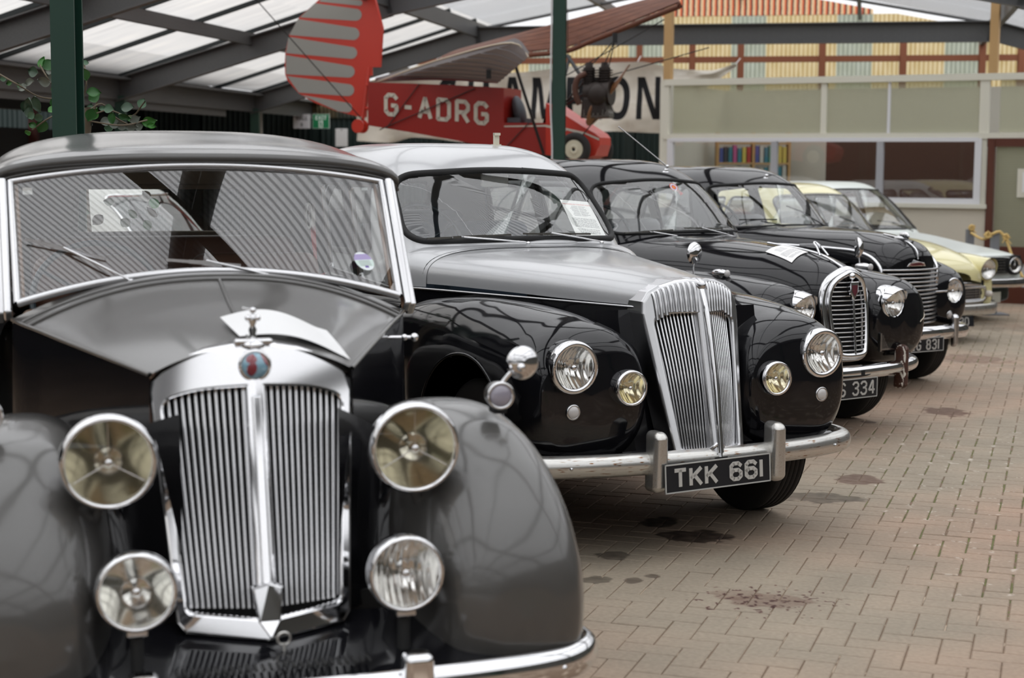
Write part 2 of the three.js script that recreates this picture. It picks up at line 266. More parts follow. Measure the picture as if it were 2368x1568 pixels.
{
  const X0 = -14, X1 = 16, Z0 = -31, Z1 = 7;
  const g = new THREE.PlaneGeometry(X1 - X0, Z1 - Z0).rotateX(-Math.PI / 2).translate((X0 + X1) / 2, -0.0055, (Z0 + Z1) / 2), u = g.attributes.uv, p = g.attributes.position;
  for (let i = 0; i < p.count; i++) u.setXY(i, ...floorUV(p.getX(i), p.getZ(i)));
  const floor = struct('floor', g, bedMat, 'beige block paving laid in herringbone with mossy joints');
  const brick = (u0, v0, du, dv) => {                // one paver, its edges chamfered, slightly tilted
    const wx = F0.x + (FU.x * u0 + FVv.x * v0) * CELL, wz = F0.z + (FU.z * u0 + FVv.z * v0) * CELL, j = 0.0019 + 0.0014 * Math.abs(nz(u0 * 0.31, v0 * 0.31, 3)) + 0.0042 * Math.sqrt(near(mossAt, wx, wz)) * clamp(0.5 + nz(u0 * 0.7, v0 * 0.7, 9) * 1.5), ch = 0.004, y0 = -0.0005 + rnd(-0.0008, 0.0008), tx = rnd(-0.0009, 0.0009), ty = rnd(-0.0009, 0.0009);
    const a = u0 * CELL + j, b = (u0 + du) * CELL - j, c = v0 * CELL + j, d = (v0 + dv) * CELL - j, P = [], U = [], N = [], I = [];
    const put = (s, t, y) => { const x = F0.x + FU.x * s + FVv.x * t, z = F0.z + FU.z * s + FVv.z * t; P.push(x, y, z); U.push(...floorUV(x, z)); };
    const lev = (s, t) => y0 + tx * (s - a) / (b - a) + ty * (t - c) / (d - c);
    for (const [s, t] of [[a, c], [b, c], [b, d], [a, d]]) put(s + Math.sign((a + b) / 2 - s) * ch, t + Math.sign((c + d) / 2 - t) * ch, lev(s, t));
    for (const [s, t] of [[a, c], [b, c], [b, d], [a, d]]) put(s, t, lev(s, t) - 0.003);
    for (const [s, t] of [[a, c], [b, c], [b, d], [a, d]]) put(s, t, -0.02);
    I.push(0, 2, 1, 0, 3, 2); for (const o of [0, 4]) for (let k = 0; k < 4; k++) { const m = (k + 1) % 4; I.push(o + k, o + m, o + 4 + m, o + k, o + 4 + m, o + 4 + k); }
    const q = new THREE.BufferGeometry(); q.setAttribute('position', new THREE.Float32BufferAttribute(P, 3)); q.setAttribute('uv', new THREE.Float32BufferAttribute(U, 2)); q.setIndex(I);
    const f = q.toNonIndexed(); f.computeVertexNormals(); return f;
  };
  const list = [], toPx = (x, z) => { const d = V(x, -EYE, z), k = d.dot(FW); return [W / 2 + FPX * d.dot(RI) / k, H / 2 - FPX * d.dot(UPV) / k, k]; };
  for (let m = -190; m < 190; m++) for (let n = -120; n < 120; n++) for (const [u, v, du, dv] of [[m + 2 * n, -m + 2 * n, 2, 1], [m + 2 * n, -m + 2 * n - 2, 1, 2]]) {
    const s = (u + du / 2) * CELL, t = (v + dv / 2) * CELL, x = F0.x + FU.x * s + FVv.x * t, z = F0.z + FU.z * s + FVv.z * t;
    if (x < -4.6 || x > 7.6 || z > -3.9 || z < -20.5 || x > 0.9 - z * 0.36) continue;
    const [px, py, k] = toPx(x, z); if (k < 1 || px > 2500 || py > 1700) continue;
    list.push({ u, v, du, dv, k, seen: px > 1345 && px < 2362 && py < 1562 && py > 0 });
  }
  list.sort((a, b) => (b.seen - a.seen) || a.k - b.k);
  const rest = []; list.forEach((q, i) => { const g2 = brick(q.u, q.v, q.du, q.dv); if (i < 300) obj('brick', g2, brickMat, floor); else rest.push(g2); });
  const far = obj('paving', mergeGeometries(rest), brickMat, floor); far.userData.kind = 'stuff';
}

// ---------------------------------------------------------------- the hall: roof frame, sheets and walls
const TE = V(-3.76, 0, -23.8), TA = V(-0.2135, 0, 0.977), TP = V(0.977, 0, 0.2135);
const T = (s, t, h) => TE.clone().addScaledVector(TA, s).addScaledVector(TP, t).setY(h);
const PROF = [[0, 2.56], [3.3, 3.56], [6.8, 4.25], [10.3, 3.56], [13.6, 2.56]];
const galv = (() => { const t = dataTex(256, 256, (i, j) => { const n = nz(i / 5, j / 5, 3) + 0.6 * nz(i / 2, j / 2, 8); const v = 92 + 26 * n; return [v, v, v * 1.005]; }, { rx: 3, ry: 3 }); return new THREE.MeshStandardMaterial({ map: t, roughness: 0.5, metalness: 0.35 }); })();
const greenPaint = std([0.012, 0.045, 0.03], 0.38), barMat = std([0.02, 0.025, 0.026], 0.5, 0.3);
const BAY = 4.36, NB = 10;
for (let k = 0; k < NB; k++) {
  const s = k * BAY, dn = V(0, 1, 0);
  const f = thing('roof_frame', ['galvanised steel roof frame with flat tie beam over the partition', 'galvanised steel rafter frame between the far frame and the green post', 'thick galvanised rafter frame crossing behind the ficus post'][k] ?? 'galvanised steel roof frame over the parked cars', 'roof frame', 'roof frames of the hall'); f.userData.kind = 'structure';
  const chan = (a, b, w = 0.1, h = 0.26) => M(beam(a, b, 0.012, h), beam(a.clone().add(V(0, h / 2, 0)).addScaledVector(TA, w / 2), b.clone().add(V(0, h / 2, 0)).addScaledVector(TA, w / 2), w, 0.014), beam(a.clone().add(V(0, -h / 2, 0)).addScaledVector(TA, w / 2), b.clone().add(V(0, -h / 2, 0)).addScaledVector(TA, w / 2), w, 0.014));
  obj('rafter', chan(T(s, -0.05, 2.46), T(s, 3.36, 3.42)), galv, f); obj('rafter', chan(T(s, 10.24, 3.42), T(s, 13.65, 2.46)), galv, f);
  if (k === 0) obj('tie_beam', chan(T(s, 3.3, 3.4), T(s, 10.3, 3.4)), galv, f);
  else { obj('upper_rafter', chan(T(s, 3.3, 3.42), T(s, 6.8, 4.1)), galv, f); obj('upper_rafter', chan(T(s, 6.8, 4.1), T(s, 10.3, 3.42)), galv, f); }
  if (k === 0) obj('brace_rod', rod(T(s, 3.3, 3.5), T(s, 6.8, 4.15), 0.022), galv, f); if (k === 0) obj('brace_rod', rod(T(s, 10.3, 3.5), T(s, 6.8, 4.15), 0.022), galv, f);
  obj('column', beam(T(s, 0, -0.02), T(s, 0, 2.4), 0.12, 0.12, V(1, 0, 0)), greenPaint, f); obj('column', beam(T(s, 13.6, -0.02), T(s, 13.6, 2.4), 0.12, 0.12, V(1, 0, 0)), greenPaint, f);
}
{
  const s0 = -2.6, s1 = (NB - 1) * BAY + 0.6;
  const gu = thing('gutter_beam', 'long galvanised gutter beam under the translucent roof slope', 'gutter'); gu.userData.kind = 'structure';
  obj('web', M(beam(T(s0, -0.03, 2.5), T(s1, -0.03, 2.5), 0.05, 0.29), beam(T(s0, 0.02, 2.6), T(s1, 0.02, 2.6), 0.26, 0.03)), galv, gu);
  obj('lower_plate', M(beam(T(1.0, -0.06, 2.31), T(s1, -0.06, 2.31), 0.04, 0.1)), galv, gu);
  const pu = [[1.65, 3.05, 0.06, 0.14], [3.3, 3.5, 0.07, 0.2], [5.05, 3.86, 0.05, 0.12], [6.8, 4.2, 0.06, 0.16], [8.55, 3.86, 0.05, 0.12], [10.3, 3.5, 0.07, 0.2], [11.95, 3.05, 0.06, 0.14], [13.6, 2.5, 0.1, 0.28]];
  pu.forEach(([t, h, w, d]) => { const o = solo('purlin', beam(T(s0, t, h), T(s1, t, h), w, d), galv, 'galvanised purlin running along the roof between the frames', 'purlin', 'purlins of the hall roof'); o.userData.kind = 'structure'; });
  // sheets
  const streak = dataTex(256, 256, (i, j) => { const n = nz(i / 14, j / 160, 2) * 0.7 + nz(i / 4, j / 90, 6) * 0.45 + nz(i / 40, j / 40, 1) * 0.4; const v = 226 + 24 * n; return [v, v - 2 - 4 * Math.max(0, n), v - 5 - 10 * Math.max(0, n)]; });
  const twin = new THREE.MeshPhysicalMaterial({ map: streak, color: lin(0.86), transmission: 1, roughness: 0.78, ior: 1.35, thickness: 0 });
  const grooveShade = dataTex(64, 8, (i) => { const p = i / 64, d = smooth(0.3, 0.08, Math.abs(p - 0.5)); const v = 248 - 62 * d; return [v, v, v]; });  // dark valley lines put the corrugation shading into the sheet colour
  const corr = new THREE.MeshPhysicalMaterial({ map: grooveShade, color: lin(0.95), transmission: 1, roughness: 0.5, ior: 1.35, thickness: 0 });
  const roof = struct('ceiling', null, null, 'translucent sheet roof of the hall');
  const on = (s, t) => { let i = 0; while (i < 3 && t > PROF[i + 1][0]) i++; const [a, ha] = PROF[i], [b, hb] = PROF[i + 1]; return T(s, t, lerp(ha, hb, (t - a) / (b - a)) + 0.1); };
  for (let k = -1; k < (NB - 1) * 3; k++) {
    const a = k * BAY / 3, b = a + BAY / 3 - 0.02;
    obj('panel', grid(6, 4, (u, v) => on(lerp(a, b, u), lerp(-0.02, 3.3, v)), { uv: (u, v) => [u * 0.9 + k * 0.37, v * 1.4] }), twin, roof);
    obj('glazing_bar', beam(on(a - 0.01, -0.1).add(V(0, -0.02, 0)), on(a - 0.01, 3.3).add(V(0, -0.02, 0)), 0.045, 0.05), barMat, roof);
    for (const [t0, t1] of [[3.3, 6.8], [6.8, 10.3], [10.3, 13.6]]) {
      const n = Math.round((b - a) / 0.034);
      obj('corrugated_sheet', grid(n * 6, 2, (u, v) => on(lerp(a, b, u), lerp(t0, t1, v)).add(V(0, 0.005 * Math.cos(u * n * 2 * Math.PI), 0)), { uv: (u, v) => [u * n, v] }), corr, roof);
    }
  }
  obj('ridge_cap', beam(on(-1.5, 6.8).add(V(0, 0.02, 0)), on(s1, 6.8).add(V(0, 0.02, 0)), 0.3, 0.02), galv, roof);

  // the aisle beyond the gutter: opaque roof, dark sheeted walls, an opening to daylight
  const darkSheet = std([0.008, 0.02, 0.018], 0.5), darkRoof = std(0.03, 0.8);
  struct('ceiling_aisle', M(beam(T(-3.2, -1.65, 2.92), T(s1, -1.65, 2.92), 3.5, 0.05)), darkRoof, 'dark opaque roof of the side aisle');
  const sheetWall = (f, len, h0, h1, per, dep) => grid(Math.round(len / per) * 4, 1, (u, v) => f(u * len, lerp(h0, h1, v), dep * clamp(1.8 * Math.sin(u * len / per * 2 * Math.PI), -1, 1)));
  const wb = struct('wall_back', null, null, 'back wall of the hall');
  for (let k = 0; k < 11; k++) { const t0 = -6 + k * 1.02; obj('sheet', M(sheetWall((x, h, d) => T(-2.55 + d, t0 + x, h), 1.0, 0, 2.62, 0.09, 0.016)), darkSheet, wb); }
  obj('sheet', M(sheetWall((x, h, d) => T(-2.55 + d, 5.22 + x, h), 10, 0, 2.4, 0.09, 0.016)), darkSheet, wb);
  obj('backing', beam(T(-2.75, -6.2, 1.3), T(-2.75, 15.5, 1.3), 0.08, 2.6), darkSheet, wb);
  // translucent gable sheets with timber studs
  const agedShaded = dataTex(128, 256, (i, j) => { const n = nz(i / 10, j / 50, 4) * 0.6 + nz(i / 30, j / 30, 9) * 0.5, d = smooth(0.05, 0.35, Math.abs((i % 16) / 16 - 0.5)); return [lerp(198, 244, d) + 16 * n, lerp(172, 226, d) + 18 * n, lerp(118, 180, d) + 26 * n]; });  // yellowed tint with corrugation shading painted in as darker bands
  const agedShadedB = dataTex(128, 256, (i, j) => { const n = nz(i / 10, j / 50, 14) * 0.6 + nz(i / 30, j / 30, 2) * 0.5, d = smooth(0.05, 0.35, Math.abs((i % 16) / 16 - 0.5)); return [lerp(158, 202, d) + 16 * n, lerp(164, 208, d) + 16 * n, lerp(148, 190, d) + 20 * n]; });  // greyer sheet tint, its corrugation shading likewise painted into the colour
  const stripe = dataTex(32, 128, (i, j) => { const p = (i + 0.5) / 32, y = j / 128, w = 0.30 + 0.12 * nz(j / 40, 3); if (p < w) return [226, 112, 70]; if (p < w + 0.26) return [64, 58, 62]; return [238, 206, 164]; });  // refracted view of the outside painted on as orange and dark stripes
  const gm = [agedShaded, agedShadedB].map((m) => new THREE.MeshPhysicalMaterial({ map: m, color: lin(0.74), transmission: 1, roughness: 0.9, ior: 1.3, thickness: 0 }));
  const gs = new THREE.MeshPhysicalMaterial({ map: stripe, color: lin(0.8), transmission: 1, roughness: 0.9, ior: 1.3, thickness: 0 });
  const top = (t) => { let i = 0; while (i < 3 && t > PROF[i + 1][0]) i++; const [a, ha] = PROF[i], [b, hb] = PROF[i + 1]; return lerp(ha, hb, clamp((t - a) / (b - a))) + 0.08; };
  for (let k = 0; k < 27; k++) {
    const blue = k % 3 === 1, t0 = -0.1 + k * 0.52, w = 0.52, per = 0.065, n = w / per;
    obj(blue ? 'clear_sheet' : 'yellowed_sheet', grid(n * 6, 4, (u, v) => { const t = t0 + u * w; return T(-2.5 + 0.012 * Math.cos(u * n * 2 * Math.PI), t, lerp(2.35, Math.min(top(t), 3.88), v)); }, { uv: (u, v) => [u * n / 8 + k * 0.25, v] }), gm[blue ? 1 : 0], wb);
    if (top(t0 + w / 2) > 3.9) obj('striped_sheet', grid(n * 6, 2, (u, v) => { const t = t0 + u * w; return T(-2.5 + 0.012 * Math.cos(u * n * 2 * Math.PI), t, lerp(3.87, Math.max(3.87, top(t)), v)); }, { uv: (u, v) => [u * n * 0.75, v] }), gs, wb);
  }
  const stud = std([0.22, 0.07, 0.03], 0.7);
  obj('timber_rail', beam(T(-2.42, 0.2, 3.22), T(-2.42, 13.4, 3.22), 0.05, 0.09), stud, wb);
  for (const px of [912, 1078, 1478, 1600, 1712, 1900, 2087, 2270, 2360]) { const t = (() => { let q = 5; for (let i = 0; i < 30; i++) { const w = T(-2.42, q, 3), d = V(w.x, w.y - EYE, w.z); q -= (W / 2 + FPX * d.dot(RI) / d.dot(FW) - px) / 160; } return q; })(); obj('timber_stud', beam(T(-2.42, t, 2.4), T(-2.42, t, Math.min(top(t) - 0.1, 3.75)), 0.09, 0.09, V(1, 0, 0)), stud, wb); }
  // side and front walls
  const wl = struct('wall_left', null, null, 'dark wall of the side aisle');
  const tl = -3.3;
  obj('panel', M(beam(T(-3, tl, 1.05), T(s1 + 1, tl, 1.05), 0.1, 2.1), beam(T(-3, tl, 2.64), T(s1 + 1, tl, 2.64), 0.1, 0.56), beam(T(3.6, tl, 2.3), T(s1 + 1, tl, 2.3), 0.1, 0.5), beam(T(-3, tl, 2.3), T(-0.4, tl, 2.3), 0.1, 0.5)), darkRoof, wl);
  obj('post', beam(T(0.6, tl + 0.1, 0), T(0.6, tl + 0.1, 2.9), 0.12, 0.12, V(1, 0, 0)), std([0.1, 0.02, 0.012], 0.6), wl);
  struct('wall_right', M(beam(T(-2.6, 13.75, 1.25), T(s1 + 1, 13.75, 1.25), 0.1, 2.5)), std([0.1, 0.1, 0.09], 0.8), 'right hand wall of the hall');
  struct('wall_front', M(beam(T(s1 + 1, -3.3, 1.35), T(s1 + 1, 13.8, 1.35), 0.1, 2.7)), std([0.06, 0.055, 0.05], 0.8), 'front wall of the hall behind the viewer');
}
// green steel posts
function post(x, z, label, hgt) {
  const p = thing('steel_post', label, 'post'); p.position.set(x, 0, z); p.rotation.y = -8 * R;
  obj('flange', box(0.125, hgt, 0.012, 0, hgt / 2, 0.05), greenPaint, p); obj('flange', box(0.125, hgt, 0.012, 0, hgt / 2, -0.05), greenPaint, p); obj('web', box(0.012, hgt, 0.1, 0.018, hgt / 2, 0), greenPaint, p);
  obj('side_plate', box(0.012, hgt, 0.09, -0.05, hgt / 2, 0), greenPaint, p); obj('base_plate', box(0.2, 0.015, 0.2, 0, 0.0075, 0), greenPaint, p); return p;
}
const postL = post(-2.25, -8.27, 'green steel post rising behind the dark limousine roof', 3.25);
const postC = post(0.44, -15.9, 'green steel post in front of the red aeroplane', 3.55);
obj('cable', tube([[-0.075, 0.1, 0.06], [-0.07, 1.2, 0.062], [-0.055, 1.75, 0.062], [-0.075, 2.2, 0.062], [-0.072, 3.0, 0.062], [-0.075, 3.5, 0.062]], 0.009, 40, 6), std(0.62, 0.6), postC);
// ---------------------------------------------------------------- car parts
const flute = dataTex(64, 4, (i) => { const v = 128 + 110 * Math.sin(i / 64 * 2 * Math.PI); return [v, v, v]; }, { srgb: false, rx: 55, ry: 1 });
const reflFlute = std([0.86, 0.85, 0.82], 0.12, 1, { bumpMap: flute, bumpScale: 0.0012 });
const circ = (r, n = 40) => Array.from({ length: n }, (_, i) => [r * Math.cos(i / n * 2 * Math.PI), r * Math.sin(i / n * 2 * Math.PI)]);
function lamp(parent, name, x, y, z, r, { depth = 0.1, refl = reflFlute, rim = MAT.chrome, tilt = 0, yaw = 0, bulb = true, dome = 0.22, bowl = null, rimW = 0.14 } = {}) {
  const g = part(name, parent); g.position.set(x, y, z); g.rotation.set(tilt, yaw, 0);
  const k = r * (1 - rimW);
  obj('rim', lathe([[k * 0.97, 0.004], [k, 0.014], [r * 0.95, 0.016], [r, 0.002], [r * 1.01, -0.014], [r * 0.99, -0.034], [r * 0.9, -0.05]], 48).rotateX(Math.PI / 2), rim, g);
  obj('lens', patch(circ(k), (a, b) => V(a, b, 0.01 + dome * r * 0.6 * (1 - (a * a + b * b) / (k * k)))), MAT.lens, g);
  obj('reflector', patch(circ(k), (a, b) => V(a, b, -depth * 0.75 * (1 - (a * a + b * b) / (k * k)) + 0.002), 14), refl, g);
  if (bulb) obj('bulb', M(ball(r * 0.14, 0, 0, -0.005), rod(V(0, 0, -depth * 0.7), V(0, 0, 0), r * 0.06)), MAT.chrome, g);
  if (bowl) obj('bowl', lathe([[r * 0.97, -0.02], [r * 0.93, -depth * 0.4], [r * 0.7, -depth], [r * 0.3, -depth * 1.3], [0, -depth * 1.38]], 40).rotateX(Math.PI / 2), bowl, g);
  return g;
}
function wheel(parent, x, z, r, w, cap = MAT.chrome) {
  const g = part('wheel', parent); g.position.set(x, r, z); const s = Math.sign(x) || 1;
  const gr = []; for (let i = 0; i < 5; i++) { const y = (i - 2) * w * 0.15; gr.push([r, y - w * 0.055], [r - 0.002, y + w * 0.05], [r - 0.012, y + w * 0.055], [r - 0.012, y + w * 0.09]); }
  obj('tyre', lathe([[r * 0.62, -w * 0.38], [r * 0.75, -w * 0.5], [r * 0.92, -w * 0.5], [r * 0.985, -w * 0.42], ...gr, [r * 0.985, w * 0.42], [r * 0.92, w * 0.5], [r * 0.75, w * 0.5], [r * 0.62, w * 0.38]], 56).rotateZ(-Math.PI / 2), MAT.tyre, g);
  obj('rim', lathe([[r * 0.62, w * 0.38], [r * 0.58, w * 0.3], [r * 0.3, w * 0.2], [0, w * 0.2]], 40).rotateZ(-s * Math.PI / 2), MAT.black, g);
  obj('hub_cap', lathe([[r * 0.36, w * 0.2], [r * 0.34, w * 0.3], [r * 0.2, w * 0.38], [0, w * 0.4]], 36).rotateZ(-s * Math.PI / 2), cap, g);
  return g;
}
function plateOf(parent, text, x, y, z, w, h, { tilt = 0, roll = 0, yaw = 0, cell = 0.052, stroke = 0.014, gap = 0.012, lh = 0.079, mat = MAT.plate, ink = MAT.plateWhite, edge = true } = {}) {
  const g = part('number_plate', parent); g.position.set(x, y, z); g.rotation.set(tilt, yaw, roll);
  obj('backing', box(w, h, 0.006, 0, 0, 0, 0.002), mat, g);
  if (edge) obj('border', M(box(w, 0.005, 0.004, 0, h / 2 - 0.0025, 0.0035), box(w, 0.005, 0.004, 0, -h / 2 + 0.0025, 0.0035), box(0.005, h, 0.004, -w / 2 + 0.0025, 0, 0.0035), box(0.005, h, 0.004, w / 2 - 0.0025, 0, 0.0035)), MAT.plateEdge, g);
  for (const [ch, q] of strokes(text, lh, cell, stroke, gap, 0.003)) obj('letter', q.translate(0, -lh / 2, 0.0045), ink, g);
  return g;
}
function wiper(parent, pivot, tip, blade, mat = MAT.chromeDull) {
  const g = part('wiper', parent), a = V(...pivot), b = V(...tip);
  obj('arm', M(tube([a.clone().add(V(0, -0.015, 0)), a, a.clone().lerp(b, 0.3).add(V(0, 0.004, 0.012)), b], 0.0042, 20, 6), ball(0.011, a.x, a.y, a.z, 1, 1, 1, 12)), mat, g);
  obj('blade', M(beam(V(...blade[0]), V(...blade[1]), 0.005, 0.009), beam(V(...blade[0]).lerp(V(...blade[1]), 0.3), V(...blade[0]).lerp(V(...blade[1]), 0.7), 0.008, 0.012)), mat, g);
  return g;
}
// closed saloon cabin above the waist; returns its surface functions
function cabin(car, o) {
  const { yb, H: hh, zf, rf, zr, rr, W0, tum, n = 5, mW = 4.5, mL = 6, paint, liner = MAT.liner, seal = MAT.rubber, sr = 0.011, glass = MAT.glass } = o;
  const dim = (y) => { const S = clamp((y - yb) / hh, 0, 0.99999), d = y - yb, a = zf - rf * d, b = zr + rr * d; return { W: (W0 - tum * d) * Math.pow(1 - Math.pow(S, mW), 1 / mW), zc: (a + b) / 2, L: (a - b) / 2 * Math.pow(1 - Math.pow(S, mL), 1 / mL) }; };
  const fz = (x, y, off = 0) => { const { W: w, zc, L } = dim(y); return V(x, y, zc + L * Math.pow(Math.max(0, 1 - Math.pow(Math.abs(x / w), n)), 1 / n) + off); };
  const bz = (x, y, off = 0) => { const { W: w, zc, L } = dim(y); return V(x, y, zc - L * Math.pow(Math.max(0, 1 - Math.pow(Math.abs(x / w), n)), 1 / n) - off); };
  const sx = (z, y, s, off = 0) => { const { W: w, zc, L } = dim(y); return V(s * (w * Math.pow(Math.max(0, 1 - Math.pow(Math.abs((z - zc) / L), n)), 1 / n) + off), y, z); };
  const sides = o.sides ?? [];
  const hole = (m) => { const { zc, L, W: w } = dim(m.y);
    if (m.z > zc + L * 0.45 && inPoly(o.front, m.x, m.y)) return true;
    if (o.rear && m.z < zc - L * 0.45 && inPoly(o.rear, m.x, m.y)) return true;
    return Math.abs(m.x) > w * 0.6 && sides.some((p) => inPoly(p, m.z, m.y)); };
  const S = (k) => (u, v) => { const [, s] = se(v * Math.PI / 2, 4), y = yb + hh * Math.min(s, 0.99999), { W: w, zc, L } = dim(y), [c, q] = se(u * 2 * Math.PI, n); return V(w * c * k, y - (1 - k) * 0.6 * s, zc + L * q * (1 - (1 - k) * 0.5)); };
  obj('body_shell', grid(420, 110, S(1), { hole, flip: true }), paint, car);
  obj('headlining', grid(210, 56, S(0.965), { hole, flip: false }), liner, car);
  const win = (name, poly, f) => { const g = part(name, car); obj('glass', patch(poly, f, 8), glass, g); obj('seal', ringTube(poly, f, sr), seal, g); if (o.bright) obj('bright_trim', ringTube(poly.map(([a, b]) => [a, b]), (a, b) => { const p = f(a, b); return p.add(V(0, 0, 0.008)); }, 0.004, 6), MAT.chrome, g); };
  win('windscreen', o.front, (x, y) => fz(x, y));
  if (o.rear) win('rear_window', o.rear, (x, y) => bz(x, y));
  for (const p of sides) for (const s of [-1, 1]) win('side_window', p, (z, y) => sx(z, y, s));
  return { fz, bz, sx, dim };
}
function steering(parent, x, y, z, r = 0.2, mat = MAT.wheelRim, tilt = -0.55) {
  const g = part('steering_wheel', parent); g.position.set(x, y, z); g.rotation.x = tilt;
  obj('rim', new THREE.TorusGeometry(r, 0.011, 8, 40), mat, g); const sp = []; for (let k = 0; k < 3; k++) { const a = k * 2 * Math.PI / 3 + 0.5; sp.push(rod(V(0, 0, 0), V(r * Math.cos(a), r * Math.sin(a), 0), 0.007, 6)); } obj('spokes', M(sp, ball(0.035, 0, 0, 0)), mat, g);
}
function seats(parent, z1, z2, mat, y = 0.62, w = 0.5) {
  for (const s of [-1, 1]) { const g = part('front_seat', parent); obj('cushion', box(w, 0.2, 0.5, s * 0.29, y - 0.22, z1 + 0.3, 0.06), mat, g); obj('backrest', box(w, 0.56, 0.14, s * 0.29, y + 0.15, z1, 0.06), mat, g); }
  const g = part('rear_seat', parent); obj('cushion', box(1.1, 0.2, 0.5, 0, y - 0.2, z2 + 0.3, 0.06), mat, g); obj('backrest', box(1.1, 0.58, 0.16, 0, y + 0.18, z2, 0.06), mat, g);
}
const both = (f) => { for (const s of [-1, 1]) f(s); };
const place = (o, x, z, yaw, roll = 0) => { o.position.set(x, 0, z); o.rotation.set(0, yaw * R, roll * R); return o; };

let bonnetY;
// ---------------------------------------------------------------- car 1: dark razor-edged limousine
{
  const car = place(thing('vintage_car', 'dusty black razor-edged limousine with tall chrome grille and bare round headlamps', 'car'), -0.72, -4.36, 16.6, 0.25);
  const hwK = keyed([[0.17, 0.262], [-0.2, 0.40], [-0.5, 0.515], [-0.74, 0.607], [-1.02, 0.655]]), eyK = keyed([[0.17, 1.055], [-0.4, 1.095], [-1.02, 1.15]]), cyK = keyed([[0.17, 1.118], [-0.3, 1.185], [-0.72, 1.262], [-1.02, 1.27]]);
  const top = (u, v) => { const a = u * 2 - 1, z = lerp(0.17, -0.70 - 0.03 * a * a, v), x = a * hwK(z)[0], e = eyK(z)[0], c = cyK(z)[0]; return V(x, e + (c - e) * (1 - Math.pow(Math.abs(a), 2.3)), z); };
  bonnetY = (x, z) => { const a = clamp(x / hwK(z)[0], -1, 1), e = eyK(z)[0], c = cyK(z)[0]; return e + (c - e) * (1 - Math.pow(Math.abs(a), 2.3)); };
  const bon = obj('bonnet', grid(64, 48, top), MAT.dull, car);
  obj('hinge', tube(Array.from({ length: 12 }, (_, i) => top(0.5, 0.02 + i / 11 * 0.83).add(V(0, 0.003, 0))), 0.006, 40, 6), MAT.dull, bon);
  obj('scuttle_ridge', tube(Array.from({ length: 25 }, (_, i) => top(i / 24, 0.86).add(V(0, 0.001, 0))), 0.008, 80, 8), MAT.dull, bon);
  obj('scuttle_ridge', tube(Array.from({ length: 25 }, (_, i) => top(i / 24, 0.92).add(V(0, 0, 0))), 0.006, 80, 8), MAT.dull, bon);
  both((s) => { const g = grid(1, 40, (u, v) => { const p = top(s > 0 ? 1 : 0, v); return V(p.x + s * 0.012 * u, lerp(p.y, 0.62, u), p.z); }); obj('bonnet_side', g, MAT.black, car);
    obj('edge_bead', tube(Array.from({ length: 16 }, (_, i) => top(s > 0 ? 1 : 0, i / 15)), 0.007, 40, 6), MAT.dull, car);
    if (s < 0) return; const h = part('bonnet_catch', car); obj('knob', M(rod(V(0.43, 1.068, -0.45), V(0.565, 1.068, -0.42), 0.006), ball(0.013, 0.57, 1.068, -0.42), ball(0.01, 0.54, 1.068, -0.425)), MAT.chrome, h);
    obj('knob', M(rod(V(s * 0.29, 0.86, 0.02), V(s * 0.34, 0.86, 0.04), 0.006), ball(0.01, s * 0.32, 0.86, 0.035)), MAT.chrome, h); });
  // front wings
  const wing = (s) => { const g = pod([[0.562, 0.63, 0.45, 0.0005, 0.0005, 2.2], [0.553, 0.63, 0.45, 0.1, 0.1, 2.3], [0.52, 0.625, 0.45, 0.165, 0.19, 2.4], [0.45, 0.62, 0.455, 0.2, 0.28, 2.45], [0.33, 0.61, 0.46, 0.225, 0.375, 2.5], [0.18, 0.6, 0.465, 0.24, 0.44, 2.5], [0, 0.59, 0.47, 0.248, 0.46, 2.5], [-0.3, 0.585, 0.47, 0.25, 0.43, 2.5], [-0.65, 0.6, 0.46, 0.22, 0.34, 2.5], [-1.0, 0.62, 0.38, 0.2, 0.16, 2.5], [-1.3, 0.64, 0.32, 0.17, 0.06, 2.5]], { nu: 96, nv: 90, floor: 0.345, hole: (m) => m.x > 0.72 && Math.hypot(m.z, m.y - 0.36) < 0.4 });
    return s > 0 ? g : mirrorX(g); };
  both((s) => obj('front_wing', wing(s), MAT.dull, car));
  // cove between wing and radiator, splash apron below
  both((s) => obj('inner_panel', grid(12, 16, (u, v) => { const y = lerp(0.42, 0.97 - 0.16 * u, v); return V(s * lerp(0.2, 0.46, u), y, lerp(0.30, 0.40 - 0.30 * v, u) - 0.16 * Math.sin(u * Math.PI) * (1 - 0.3 * v)); }), MAT.black, car));
  const apron = obj('apron', grid(40, 10, (u, v) => { const x = lerp(-0.62, 0.62, u); return V(x, lerp(0.43, 0.37, v) - 0.02 * v * v, lerp(0.28, 0.62 - 0.13 * x * x, v)); }), MAT.black, car);
  const lou = []; for (let i = 0; i < 26; i++) lou.push(box(0.006, 0.006, 0.05, -0.24 + i * 0.0185, 0.385, 0.565)); obj('rubbing_ribs', M(lou), MAT.rubber, apron);
  // radiator grille
  const G = (x, y) => 0.19 + 0.321 * (1.124 - y) - 0.3 * Math.abs(x), gr = part('grille', car);
  const outer = [[0, 1.124], [0.06, 1.12], [0.12, 1.108], [0.18, 1.086], [0.225, 1.06], [0.252, 1.035], [0.257, 1.01], [0.214, 0.45], [0.198, 0.43], [0, 0.412]], open = roundPoly([[0.018, 0.452], [0.2, 0.466], [0.241, 0.99], [0.15, 1.02], [0.018, 1.03]], [0.006, 0.02, 0.035, 0.08, 0.006]);
  const half = warp(extrude(outer, 0.10, { hole: open, bevel: 0.008, seg: 3 }), (p) => { p.z += G(p.x, p.y) - 0.10; });
  obj('surround', M(half, mirrorX(half)), MAT.chrome, gr);
